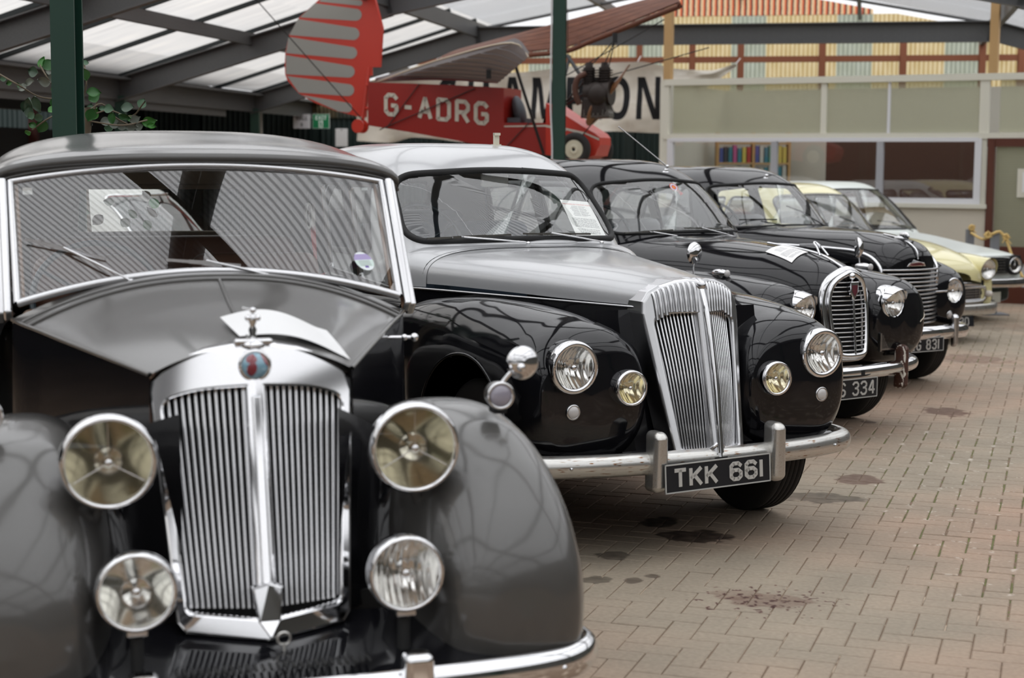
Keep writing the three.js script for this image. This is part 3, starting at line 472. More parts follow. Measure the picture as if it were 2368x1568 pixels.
  both((s) => { for (let i = 0; i < 13; i++) { const f = (i + 0.5) / 13, xt = lerp(0.02, 0.242, f), xb = lerp(0.02, 0.202, f), yt = 1.03 - 0.042 * Math.pow(f, 2.2); obj('slat', tube([[s * xb, 0.475, G(xb, 0.475) - 0.03], [s * (xb + xt) / 2, 0.73, G((xb + xt) / 2, 0.73) - 0.03], [s * xt, yt, G(xt, yt) - 0.03]], 0.0052, 10, 8), MAT.chromeDull, gr); } });
  obj('core', M([-1, 1].map((s) => { const a = V(s * 0.005, 0.45, G(0, 0.45) - 0.075), b = V(s * 0.2, 0.45, G(0.2, 0.45) - 0.075), c = V(s * 0.248, 1.03, G(0.248, 1.03) - 0.075), d = V(s * 0.005, 1.05, G(0, 1.05) - 0.075); return grid(1, 1, (u, v) => a.clone().lerp(b, u).lerp(d.clone().lerp(c, u), v)); })), MAT.dark, gr);
  obj('centre_bar', beam(V(0, 0.44, G(0, 0.44) + 0.006), V(0, 1.0, G(0, 1.0) + 0.006), 0.026, 0.02, V(0, 0.3, 1), 0.006), MAT.chrome, gr);
  obj('shield', warp(extrude([[-0.034, 0.535], [0, 0.548], [0.034, 0.535], [0.024, 0.46], [0, 0.425], [-0.024, 0.46]], 0.02, { bevel: 0.004 }), (p) => { p.z += 0.41 + 0.321 * (0.5 - p.y) - 0.5 * Math.abs(p.x); }), MAT.chrome, gr);
  obj('starter_ring', M(new THREE.TorusGeometry(0.016, 0.004, 8, 20).translate(0.03, 0.42, 0.46), rod(V(0.03, 0.36, 0.47), V(0.03, 0.41, 0.46), 0.005)), MAT.chromeRust, gr);
  const globe = canvasTex(128, 64, (x, w, h) => { x.fillStyle = '#7fa6b8'; x.fillRect(0, 0, w, h); x.fillStyle = '#7c2230'; for (const [a, b, c, d] of [[20, 16, 14, 9], [24, 36, 8, 12], [58, 20, 12, 12], [64, 36, 8, 12], [86, 18, 20, 10], [104, 42, 9, 6], [112, 14, 12, 7]]) { x.beginPath(); x.ellipse(a, b, c, d, 0.4, 0, 7); x.fill(); } });
  const bd = part('badge', car); obj('globe', ball(0.034, 0, 1.075, 0.222, 1, 1, 0.8, 28), std([1, 1, 1], 0.15, 0, { map: globe, clearcoat: 1 }), bd); obj('ring', new THREE.TorusGeometry(0.036, 0.007, 10, 36).translate(0, 1.076, 0.215), MAT.chrome, bd);
  const ms = part('radiator_mascot', car); obj('cap', M(box(0.1, 0.014, 0.03, 0, 1.135, 0.185, 0.006), lathe([[0.03, 0], [0.034, 0.006], [0.03, 0.014], [0.012, 0.02]], 24).translate(0, 1.12, 0.18)), MAT.chrome, ms);
  obj('figure', M(lathe([[0.012, 0], [0.008, 0.012], [0.011, 0.026], [0.006, 0.036], [0.012, 0.05], [0.008, 0.062], [0.005, 0.066]], 16).translate(0, 1.14, 0.183), ball(0.0085, 0.001, 1.216, 0.185), ball(0.009, -0.011, 1.196, 0.185), ball(0.009, 0.012, 1.196, 0.186), rod(V(-0.004, 1.218, 0.18), V(-0.024, 1.222, 0.17), 0.003)), MAT.chrome, ms);
  // lamps
  both((s) => { const h = lamp(car, 'headlamp', s * 0.38, 0.873, 0.395, 0.118, { depth: 0.12, refl: MAT.reflectorWarm, dome: 0.12, bowl: MAT.chrome, rimW: 0.115, tilt: 0.02 });
    obj('tripod', M([90, 210, 330].map((a) => rod(V(0, 0, 0.004), V(0.098 * Math.cos(a * R), 0.098 * Math.sin(a * R), 0.002), 0.0016, 6)), ball(0.013, 0, 0, 0.003)), MAT.chrome, h);
    obj('bracket', rod(V(0, -0.08, -0.08), V(s * 0.05, -0.2, -0.12), 0.014), MAT.dull, h); });
  both((s) => { const f = lamp(car, 'fog_lamp', s * 0.328, 0.58, 0.52, 0.098, { depth: 0.09, dome: 0.3, bowl: MAT.chrome, rimW: 0.12, refl: s > 0 ? reflFlute : MAT.reflector }); obj('stem', rod(V(0, -0.1, -0.03), V(0, -0.2, -0.03), 0.016, 14), MAT.rubber, f); obj('clip', box(0.05, 0.02, 0.03, 0, -0.1, -0.01, 0.004), MAT.chromeDull, f); });
  // side lamps on the wings, a round mirror on each
  both((s) => { const g = part('side_lamp', car); g.position.set(s * 0.66, 0.972, 0.2);
    obj('body', lathe([[0.034, 0.02], [0.038, 0.0], [0.034, -0.03], [0.02, -0.07], [0, -0.085]], 28).rotateX(Math.PI / 2), MAT.dull, g); obj('rim', new THREE.TorusGeometry(0.034, 0.005, 8, 32).translate(0, 0, 0.018), MAT.chrome, g); obj('lens', ball(0.03, 0, 0, 0.016, 1, 1, 0.4), MAT.lilac, g); obj('foot', box(0.04, 0.02, 0.05, 0, -0.04, -0.01, 0.006), MAT.dark, g);
    const m = part('wing_mirror', car); m.position.set(s * 0.66, 0.972, 0.2); obj('arm', tube([[s * 0.01, 0.03, -0.01], [s * 0.03, 0.055, -0.005], [s * 0.055, 0.085, 0]], 0.006, 12, 8), MAT.chrome, m); obj('head', lathe([[0, 0.022], [0.02, 0.02], [0.038, 0.012], [0.046, 0], [0.044, -0.008], [0, -0.01]], 36).rotateX(Math.PI / 2).translate(s * 0.068, 0.085, -0.005), MAT.chrome, m); obj('ball_joint', ball(0.012, s * 0.058, 0.075, 0.016), MAT.chrome, m); });
  // bumper
  const bp = part('bumper', car); obj('bar', sweep([[-0.012, -0.045], [0.012, -0.03], [0.02, 0], [0.012, 0.03], [-0.012, 0.045], [-0.014, 0]], [[-0.845, 0.325, 0.33], [-0.838, 0.325, 0.46], [-0.75, 0.325, 0.56], [-0.45, 0.328, 0.63], [0, 0.33, 0.66], [0.45, 0.328, 0.63], [0.75, 0.325, 0.56], [0.838, 0.325, 0.46], [0.845, 0.325, 0.33]].reverse(), { seg: 80 }), MAT.chrome, bp);
  both((s) => { obj('clamp', box(0.075, 0.13, 0.07, s * 0.325, 0.355, 0.655, 0.02), MAT.chrome, bp); obj('bolt', ball(0.009, s * 0.72, 0.325, 0.592), MAT.chrome, bp); obj('stay', rod(V(s * 0.325, 0.33, 0.6), V(s * 0.325, 0.33, 0.1), 0.02), MAT.dark, bp); });
  // windscreen, roof, cabin
  const Bt = (u) => V(0.588 * u, 1.262 - 0.09 * u * u, -0.705 - 0.005 * u * u), Tp = (u) => V(0.602 * u, 1.588 - 0.054 * u * u, -1.05 - 0.005 * u * u);
  const ws = part('windscreen', car), fr = (u, v) => Bt(u * 2 - 1).lerp(Tp(u * 2 - 1), v);
  obj('glass', grid(40, 16, fr), MAT.glass, ws);
  const edge = (f, r) => tube(Array.from({ length: 25 }, (_, i) => f(i / 24)), r, 60, 8);
  obj('frame', M(edge((t) => fr(t, 0), 0.013), edge((t) => fr(t, 1), 0.011), edge((t) => fr(0, t), 0.012), edge((t) => fr(1, t), 0.012)), MAT.chromeDull, ws);
  obj('wood_fillet', M(edge((t) => fr(0.014, t).add(V(0, 0, -0.03)), 0.007), edge((t) => fr(0.986, t).add(V(0, 0, -0.03)), 0.007)), MAT.wood, ws);
  both((s) => obj('pillar', M(beam(Bt(s).add(V(s * 0.028, -0.04, -0.01)), Tp(s).add(V(s * 0.024, 0, -0.01)), 0.026, 0.05, V(0, 0, 1), 0.008), beam(Bt(s).add(V(s * 0.05, -0.05, -0.05)), Tp(s).add(V(s * 0.036, 0, -0.05)), 0.03, 0.06, V(0, 0, 1), 0.008)), MAT.chromeDull, car));
  const roofY = keyed([[-1.035, 1.626, 0.085], [-1.1, 1.645, 0.095], [-1.3, 1.67, 0.12], [-1.8, 1.715, 0.15], [-2.4, 1.7, 0.16], [-2.75, 1.64, 0.16], [-2.9, 1.5, 0.15]]);
  const roof = (u, v) => { const a = u * 2 - 1, z = lerp(-1.04, -2.9, v), k = Math.pow(Math.abs(a), 2), [y, drop] = roofY(z); return V(0.672 * Math.sin(a * Math.PI / 2) * (1 - 0.03 * v), y - drop * Math.pow(1 - Math.cos(a * Math.PI / 2), 1.25), z - 0.05 * k * (1 - v)); };
  obj('roof', grid(64, 60, roof), MAT.dull, car);
  obj('roof_visor', M(grid(48, 6, (u, v) => { const p = roof(u, 0); const a = u * 2 - 1; return V(p.x, p.y - v * 0.036, p.z + 0.012 * Math.sin(v * Math.PI) - 0.012 * v); }), edge((t) => roof(t, 0).add(V(0, -0.038, -0.012)), 0.006)), MAT.dull, car);
  obj('headlining', grid(40, 24, (u, v) => roof(0.02 + u * 0.96, 0.03 + v * 0.95).add(V(0, -0.03, 0))), MAT.liner, car);
  // tub, doors and back panel with its window
  obj('tub', pod([[-0.98, 0, 0.72, 0.66, 0.44, 7], [-1.3, 0, 0.72, 0.69, 0.44, 7], [-2.3, 0, 0.72, 0.7, 0.44, 7], [-2.9, 0, 0.72, 0.68, 0.44, 6], [-3.3, 0, 0.7, 0.6, 0.4, 4], [-3.5, 0, 0.62, 0.42, 0.28, 3], [-3.52, 0, 0.6, 0.05, 0.05, 3]], { nu: 80, nv: 60, floor: 0.32, hole: (m) => m.y > 1.12 && m.z > -2.85 && Math.abs(m.x) < 0.6 }), MAT.black, car);
  const rw = roundPoly([[-0.36, 1.29], [0.36, 1.29], [0.35, 1.495], [-0.35, 1.495]], 0.03);
  obj('back_panel', grid(60, 44, (u, v) => { const a = u * 2 - 1, y = lerp(1.1, 1.6, v); return V(a * lerp(0.68, 0.6, v), y, -2.82 - 0.05 * (1 - a * a) + 0.08 * v); }, { hole: (m) => inPoly(rw, m.x, m.y) }), MAT.liner, car);
  const rg = part('rear_window', car), rf = (x, y) => V(x, y, -2.82 - 0.05 * (1 - x * x / 0.4) + 0.08 * (y - 1.1) / 0.5); obj('glass', patch(rw, rf, 4), MAT.glass, rg); obj('seal', ringTube(rw, rf, 0.012), MAT.liner, rg);
  both((s) => { // side glazing
    const P = (z, y) => V(s * (0.68 - 0.05 * (y - 1.13) / 0.45), y, z);
    for (const [a, b] of [[-1.18, -1.78], [-1.86, -2.42]]) { const w = part('side_window', car), po = roundPoly([[a, 1.15], [b, 1.15], [b, 1.52], [a - 0.06, 1.52]], 0.03); obj('glass', patch(po, P, 3), MAT.glass, w); obj('frame', ringTube(po, P, 0.013), MAT.chromeDull, w); }
    obj('side_pillar', M(beam(P(-1.82, 1.1), P(-1.82, 1.56), 0.05, 0.03, V(1, 0, 0)), beam(P(-1.1, 1.545), P(-2.5, 1.55), 0.04, 0.05)), MAT.black, car);
    obj('quarter_panel', grid(4, 8, (u, v) => P(lerp(-2.46, -2.86, u), lerp(1.1, 1.6, v))), MAT.black, car); });
  obj('dashboard', box(1.16, 0.16, 0.1, 0, 1.05, -0.98, 0.03), MAT.wood, car);
  steering(car, -0.33, 1.13, -1.32, 0.215, MAT.wheelRim, -0.5);
  obj('strap', new THREE.TorusGeometry(0.05, 0.006, 6, 24).scale(0.6, 1, 1).rotateY(1).translate(0.56, 1.38, -2.3), MAT.linerPale, car);
  seats(car, -1.95, -2.62, MAT.seat, 0.82);
  wiper(car, [-0.253, 1.232, -0.69], [-0.447, 1.334, -0.81], [[-0.56, 1.36, -0.86], [-0.325, 1.3, -0.765]]); wiper(car, [0.198, 1.235, -0.685], [-0.023, 1.294, -0.718], [[-0.144, 1.297, -0.73], [0.082, 1.278, -0.705]]);
  both((s) => { wheel(car, s * 0.66, 0, 0.345, 0.17); wheel(car, s * 0.66, -2.74, 0.345, 0.17); obj('rear_wing', (() => { const g = pod([[-2.0, 0.66, 0.5, 0.12, 0.1, 2.4], [-2.2, 0.67, 0.5, 0.15, 0.3, 2.4], [-2.74, 0.68, 0.5, 0.16, 0.42, 2.4], [-3.2, 0.66, 0.48, 0.14, 0.32, 2.4], [-3.5, 0.6, 0.45, 0.06, 0.1, 2.4]], { nu: 48, nv: 30, floor: 0.34 }); return s > 0 ? g : mirrorX(g); })(), MAT.dull, car); });
  obj('chassis', box(1.1, 0.2, 3.4, 0, 0.36, -1.5), MAT.under, car);
  const disc = canvasTex(128, 128, (x) => { x.fillStyle = '#e8eef0'; x.fillRect(0, 0, 128, 128); x.fillStyle = '#a79ac6'; x.fillRect(0, 14, 128, 40); x.fillStyle = '#cfe0da'; x.fillRect(0, 56, 128, 46); x.fillStyle = '#6d5aa0'; x.fillRect(52, 96, 26, 14); x.fillStyle = '#555'; for (let i = 0; i < 5; i++) x.fillRect(24, 60 + i * 8, 80, 2); });
  const dm = std([1, 1, 1], 0.6, 0, { map: disc }); const q = fr(0.955, 0.14);
  const discG = new THREE.CircleGeometry(0.037, 40); obj('tax_disc', discG.rotateX(-0.7).rotateY(0.5).translate(0.485, 1.282, -0.765), dm, car);
  obj('sticker', box(0.03, 0.022, 0.002, -0.55, 1.505, -1.02), std([0.62, 0.62, 0.6], 0.6), car);
  obj('sticker', box(0.02, 0.008, 0.002, 0.54, 1.51, -1.02), std([0.62, 0.66, 0.66], 0.6), car);
}
{ // info sheet lying curled on the bonnet of car 1
  const car = scene.getObjectByName('vintage_car'); car.updateMatrixWorld();
  const g = grid(24, 12, (u, v) => { const x = lerp(-0.02, 0.27, u) - v * 0.03, z = lerp(0.12, -0.07, v) + u * 0.04 - 0.05, c = bonnetY(x, z) + 0.004 + 0.026 * Math.pow(Math.sin(clamp(u * 1.05 + 0.05) * Math.PI), 1.2) * (0.45 + 0.55 * v) + 0.008 * v; return V(x, c, z); }); g.applyMatrix4(car.matrixWorld);
  solo('info_sheet', g, MAT.paper, 'curled white paper sheet lying on the dusty limousine bonnet', 'paper');
}
// ---------------------------------------------------------------- car 2: silver over black saloon with fluted grille
const mir = (g, s) => s > 0 ? g : mirrorX(g);
const hood = (keys, o = {}) => pod(keys.map(([z, hw, yt, yb, n]) => [z, 0, yb, hw, yt - yb, n]), { a0: 0, a1: 180, nu: 72, nv: 60, sharp: true, ...o });
const sheetTex = (title, col) => canvasTex(384, 540, (x, w, h) => { x.fillStyle = '#f4f3f1'; x.fillRect(0, 0, w, h); x.fillStyle = col; x.font = 'bold 21px serif'; x.textAlign = 'center'; x.fillText(title, w / 2, 66); x.fillStyle = '#55555c'; const r = (y, a, b) => x.fillRect(a, y, b - a, 5); let q = 11; const rr = () => (q = (q * 16807) % 2147483647) / 2147483647;
  for (let i = 0; i < 9; i++) { r(86 + i * 17, 100 - rr() * 30, 170); r(86 + i * 17, 180, 250 + rr() * 60); } for (let i = 0; i < 10; i++) { let a = 40; while (a < 330) { const l = 10 + rr() * 34; r(266 + i * 14, a, Math.min(344, a + l)); a += l + 6; } } for (let i = 0; i < 5; i++) { let a = 50 + i * 6; while (a < 320 - i * 6) { const l = 10 + rr() * 30; r(424 + i * 14, a, Math.min(334, a + l)); a += l + 6; } } r(512, 280, 330); });
{
  const car = place(thing('vintage_car', 'silver and black two-tone saloon with fluted chrome grille beside the dusty limousine', 'car'), 0.532, -7.187, 27.9);
  const front = roundPoly([[-0.60, 1.225], [0, 1.238], [0.60, 1.225], [0.545, 1.545], [0, 1.58], [-0.545, 1.545]], [0.1, 0.3, 0.1, 0.12, 0.4, 0.12]);
  const cab = cabin(car, { yb: 1.03, H: 0.685, zf: -0.80, rf: 0.86, zr: -3.25, rr: 0.55, W0: 0.745, tum: 0.2, n: 4.2, mW: 4.2, mL: 5, paint: MAT.silver, front, sr: 0.017, liner: MAT.linerPale,
    rear: roundPoly([[-0.42, 1.28], [0.42, 1.28], [0.38, 1.5], [-0.38, 1.5]], 0.08), sides: [roundPoly([[-1.33, 1.16], [-2.02, 1.16], [-2.02, 1.53], [-1.58, 1.53]], 0.06), roundPoly([[-2.1, 1.16], [-2.72, 1.16], [-2.62, 1.52], [-2.1, 1.53]], 0.07)] });
  const bonnet = obj('bonnet', hood([[0.46, 0.20, 1.12, 1.02, 2.6], [0.3, 0.25, 1.135, 1.02, 2.8], [0, 0.335, 1.158, 1.022, 3], [-0.4, 0.45, 1.178, 1.03, 3.2], [-0.8, 0.57, 1.195, 1.035, 3.4], [-1.02, 0.64, 1.2, 1.035, 3.6]]), MAT.silver, car);
  obj('scuttle', hood([[-0.88, 0.6, 1.2, 1.02, 3.6], [-1.05, 0.69, 1.222, 1.02, 4], [-1.3, 0.7, 1.22, 1.02, 4]]), MAT.silver, car);
  obj('shut_line', tube(Array.from({ length: 21 }, (_, i) => { const [c, s] = se(i / 20 * Math.PI, 3.5); return V(0.607 * c, 1.037 + 0.164 * s, -0.9); }), 0.003, 60, 5), MAT.dark, bonnet);
  obj('air_vent', ball(1, 0.13, 1.212, -0.98, 0.17, 0.022, 0.035, 24), MAT.silver, car);
  both((s) => { obj('bonnet_side', grid(4, 40, (u, v) => { const z = lerp(0.44, -1.05, v), hw = keyed([[0.46, 0.20], [0, 0.335], [-0.8, 0.575], [-1.05, 0.66]])(z)[0]; return V(s * (hw + 0.006 - 0.02 * u), lerp(1.016, 0.6, u), z); }), MAT.black, car);
    obj('waist_trim', tube(Array.from({ length: 16 }, (_, i) => { const z = lerp(0.44, -1.05, i / 15), hw = keyed([[0.46, 0.20], [0, 0.335], [-0.8, 0.575], [-1.05, 0.66]])(z)[0]; return V(s * (hw + 0.012), 1.012, z); }), 0.006, 50, 6), MAT.chromeDull, car); });
  const wingK = [[0.566, 0.54, 0.68, 0.0005, 0.0005, 2.4], [0.56, 0.52, 0.67, 0.15, 0.12, 2.4], [0.535, 0.515, 0.665, 0.245, 0.225, 2.5], [0.47, 0.52, 0.66, 0.285, 0.285, 2.5], [0.36, 0.53, 0.66, 0.295, 0.315, 2.4], [0.2, 0.545, 0.655, 0.285, 0.345, 2.4], [0, 0.575, 0.65, 0.26, 0.365, 2.4], [-0.25, 0.63, 0.64, 0.205, 0.378, 2.5], [-0.6, 0.655, 0.62, 0.175, 0.37, 2.6], [-1.0, 0.66, 0.58, 0.155, 0.33, 2.6], [-1.5, 0.66, 0.52, 0.13, 0.22, 2.6], [-1.9, 0.66, 0.46, 0.1, 0.1, 2.6]];
  both((s) => obj('front_wing', mir(pod(wingK, { nu: 110, nv: 110, floor: 0.415, hole: (m) => (m.x > 0.7 && Math.hypot(m.z + 0.02, m.y - 0.36) < 0.44) || (m.z > 0.35 && (Math.hypot(m.x - 0.62, m.y - 0.797) < 0.088 || Math.hypot(m.x - 0.364, m.y - 0.703) < 0.06)) }), s), MAT.black, car));
  both((s) => { obj('wheel_arch_lip', tube(Array.from({ length: 19 }, (_, i) => { const a = lerp(8, 172, i / 18) * R, z = -0.02 + 0.44 * Math.cos(a), y = 0.36 + 0.44 * Math.sin(a); const k = keyed(wingK.slice(2))(clamp(z, -1.9, 0.53)); const q = clamp(1 - Math.pow(Math.abs((y - k[1]) / k[3]), k[4])); return V(s * (k[0] + k[2] * Math.pow(q, 1 / k[4]) + 0.002), y, z); }), 0.007, 50, 6), MAT.black, car);
 });
  both((s) => obj('front_panel', grid(4, 4, (u, v) => V(s * lerp(0.05, 0.4, u), lerp(0.42, 1.0, v), lerp(0.47, 0.36, v))), MAT.black, car));
  // fluted grille
  const G = (x, y) => 0.506 + 0.2346 * (1.132 - y) - 0.45 * Math.abs(x), gr = part('grille', car);
  const outer = [[0, 1.118], [0.05, 1.122], [0.1, 1.115], [0.16, 1.095], [0.2, 1.07], [0.223, 1.035], [0.228, 0.99], [0.162, 0.425], [0.15, 0.41], [0, 0.40]], open = roundPoly([[0.018, 0.42], [0.15, 0.43], [0.207, 0.97], [0.155, 1.0], [0.018, 1.005]], [0.004, 0.02, 0.04, 0.06, 0.01]);
  const half = warp(extrude(outer, 0.11, { hole: open, bevel: 0.012, seg: 4 }), (p) => { p.z += G(p.x, p.y) - 0.11 + 0.02; });
  obj('surround', M(half, mirrorX(half)), MAT.chromeDull, gr);
  both((s) => { for (let i = 0; i < 9; i++) { const f = (i + 0.5) / 9, x = lerp(0.022, 0.2, f), y0 = i < 6 ? 0.998 : lerp(0.995, 0.965, (i - 5) / 3), y1 = 1.118 - 0.5 * Math.pow(Math.max(0, x - 0.06), 1.6) * 2.2; obj('flute', tube([[s * x * 0.97, y0, G(x, y0) + 0.034], [s * x * 0.985, (y0 + y1) / 2, G(x, (y0 + y1) / 2) + 0.036], [s * x, y1 - 0.006, G(x, y1) + 0.03], [s * x, y1 + 0.004, G(x, y1) - 0.01], [s * x, y1 + 0.006, G(x, y1) - 0.07]], 0.0092, 22, 8), MAT.chromeDull, gr); } });
  both((s) => { for (let i = 0; i < 13; i++) { const f = (i + 0.5) / 13, xt = lerp(0.024, 0.206, f), xb = lerp(0.022, 0.15, f), yt = i < 10 ? 1.0 : lerp(0.997, 0.962, (i - 9) / 3); obj('slat', tube([[s * xb, 0.42, G(xb, 0.42) - 0.012], [s * lerp(xb, xt, 0.55), 0.73, G(lerp(xb, xt, 0.55), 0.73) + 0.004], [s * xt, yt, G(xt, yt) - 0.012]], 0.0044, 14, 6), MAT.chrome, gr); } });
  obj('core', M([-1, 1].map((s) => grid(1, 1, (u, v) => { const x = lerp(0, lerp(0.16, 0.21, v), u), y = lerp(0.43, 1.02, v); return V(s * x, y, G(x, y) - 0.05); }))), MAT.dark, gr);
  obj('centre_bar', tube([[0, 0.43, G(0, 0.43) + 0.03], [0, 0.7, G(0, 0.7) + 0.048], [0, 1.0, G(0, 1.0) + 0.04], [0, 1.1, G(0, 1.1) + 0.02]], 0.014, 30, 10), MAT.chrome, gr);
  obj('crest', M(ball(1, 0, 1.108, 0.5, 0.028, 0.03, 0.06, 20), ball(1, 0, 1.12, 0.44, 0.02, 0.016, 0.08, 16)), MAT.chromeDull, gr);
  obj('foot_trim', M(tube([[-0.04, 0.43, 0.66], [-0.02, 0.455, 0.685], [0, 0.47, 0.69], [0.02, 0.455, 0.685], [0.04, 0.43, 0.66]], 0.009, 20, 8)), MAT.chrome, gr);
  both((s) => { const k = 0.1; lamp(car, 'headlamp', s * 0.62, 0.797, 0.562, 0.108, { depth: 0.1, dome: 0.35, rimW: 0.19, tilt: 0.03 }); const h = obj('headlamp_shroud', lathe([[0.106, -0.02], [0.112, -0.03], [0.114, -0.1], [0.106, -0.2]], 40).rotateX(Math.PI / 2).translate(s * 0.62, 0.797, 0.562), MAT.black, car);
    lamp(car, 'fog_lamp', s * 0.364, 0.703, 0.58, 0.075, { depth: 0.07, dome: 0.35, rimW: 0.17, refl: std([0.85, 0.78, 0.56], 0.14, 1, { bumpMap: flute, bumpScale: 0.001 }), bulb: true }); obj('fog_lamp_pod', lathe([[0.066, -0.02], [0.075, -0.04], [0.076, -0.12]], 32).rotateX(Math.PI / 2).translate(s * 0.364, 0.703, 0.575), MAT.black, car);
    const sl = part('side_light', car); sl.position.set(s * 0.622, 0.618, 0.564); obj('rim', new THREE.TorusGeometry(0.027, 0.006, 8, 28), MAT.chromeDull, sl); obj('lens', ball(0.026, 0, 0, 0, 1, 1, 0.55), MAT.opal, sl); });
  // bumper
  const bp = part('bumper', car); obj('bar', sweep([[-0.018, -0.046], [0.016, -0.036], [0.03, 0], [0.016, 0.036], [-0.018, 0.046], [-0.02, 0]], [[-0.84, 0.4, 0.3], [-0.835, 0.4, 0.44], [-0.78, 0.4, 0.53], [-0.6, 0.4, 0.605], [-0.3, 0.4, 0.655], [0, 0.4, 0.675], [0.3, 0.4, 0.655], [0.6, 0.4, 0.605], [0.78, 0.4, 0.53], [0.835, 0.4, 0.44], [0.84, 0.4, 0.3]].reverse(), { seg: 90 }), MAT.chromeRust, bp);
  both((s) => { obj('overrider', warp(new RoundedBoxGeometry(0.07, 0.25, 0.1, 5, 0.028), (p) => { p.z -= 2.2 * Math.pow(p.y, 2) * 0.6; p.x *= 1 - 0.9 * Math.max(0, p.y); }).translate(s * 0.294, 0.41, 0.685), MAT.chromeRust, bp); obj('bolt', ball(0.007, s * 0.66, 0.4, 0.62), MAT.chromeDull, bp); obj('bracket', rod(V(s * 0.3, 0.38, 0.62), V(s * 0.3, 0.38, 0.1), 0.02), MAT.dark, bp); });
  obj('slot', box(0.06, 0.01, 0.01, 0.0, 0.408, 0.703), MAT.dark, bp);
  obj('valance', grid(30, 6, (u, v) => { const x = lerp(-0.8, 0.8, u); return V(x, 0.425 - 0.02 * v, lerp(0.42, 0.64 - 0.17 * x * x, v)); }), MAT.black, car);
  plateOf(car, 'TKK 661', -0.035, 0.353, 0.735, 0.52, 0.118, { roll: 0.022, tilt: -0.05, lh: 0.08, cell: 0.064, stroke: 0.0155, gap: 0.0115 });
  wiper(car, [-0.02, 1.215, -0.935], [-0.36, 1.25, -0.965], [[-0.54, 1.243, -1.0], [-0.1, 1.258, -0.965]], MAT.chrome); wiper(car, [0.42, 1.21, -0.965], [0.12, 1.265, -0.955], [[-0.04, 1.262, -0.955], [0.36, 1.255, -0.975]], MAT.chrome);
  obj('dashboard', box(1.18, 0.14, 0.12, 0, 1.16, -1.2, 0.03), MAT.wood, car); steering(car, -0.32, 1.2, -1.5, 0.21, MAT.wheelRim, -0.45); obj('rear_mirror', box(0.16, 0.07, 0.02, 0.04, 1.52, -1.42, 0.01), MAT.linerPale, car);
  seats(car, -2.0, -2.85, MAT.seatBlue, 0.86);
  obj('tub', pod([[-1.0, 0, 0.66, 0.7, 0.37, 6], [-1.5, 0, 0.66, 0.745, 0.37, 6], [-2.6, 0, 0.66, 0.755, 0.37, 6], [-3.3, 0, 0.66, 0.7, 0.36, 5], [-3.75, 0, 0.62, 0.5, 0.28, 3.5], [-3.85, 0, 0.6, 0.02, 0.02, 3]], { nu: 80, nv: 60, floor: 0.32, hole: (m) => m.y > 1.0 && m.z > -3.15 && Math.abs(m.x) < 0.66 }), MAT.black, car);
  both((s) => { wheel(car, s * 0.675, -0.02, 0.345, 0.165); wheel(car, s * 0.66, -2.66, 0.345, 0.165); obj('rear_wing', mir(pod([[-2.0, 0.68, 0.5, 0.05, 0.06, 2.4], [-2.3, 0.7, 0.52, 0.12, 0.32, 2.4], [-2.7, 0.71, 0.52, 0.14, 0.4, 2.4], [-3.3, 0.68, 0.5, 0.12, 0.32, 2.4], [-3.8, 0.58, 0.5, 0.04, 0.08, 2.4]], { nu: 48, nv: 30, floor: 0.36 }), s), MAT.black, car); });
  obj('chassis', box(1.15, 0.2, 3.5, 0, 0.36, -1.6), MAT.under, car);
  const f = (x, y) => cab.fz(x, y, -0.012), g = part('info_sheet_behind_glass', car), c = [[0.29, 1.425], [0.492, 1.41], [0.505, 1.228], [0.295, 1.245]];
  const sh = grid(8, 8, (u, v) => { const a = [lerp(c[3][0], c[2][0], u), lerp(c[3][1], c[2][1], u)], b = [lerp(c[0][0], c[1][0], u), lerp(c[0][1], c[1][1], u)]; return f(lerp(a[0], b[0], v), lerp(a[1], b[1], v)); });
  obj('sheet', sh, std([1, 1, 1], 0.7, 0, { map: sheetTex('THE DAIMLER CONQUEST SALOON', '#c0392f') }), g);
  obj('plastic_hook', M(box(0.035, 0.012, 0.05, 0.22, 1.705, -1.75), box(0.03, 0.07, 0.014, 0.22, 1.735, -1.75).rotateZ(0), box(0.03, 0.014, 0.03, 0.22, 1.765, -1.745)), std([0.66, 0.62, 0.5], 0.5), car);
}
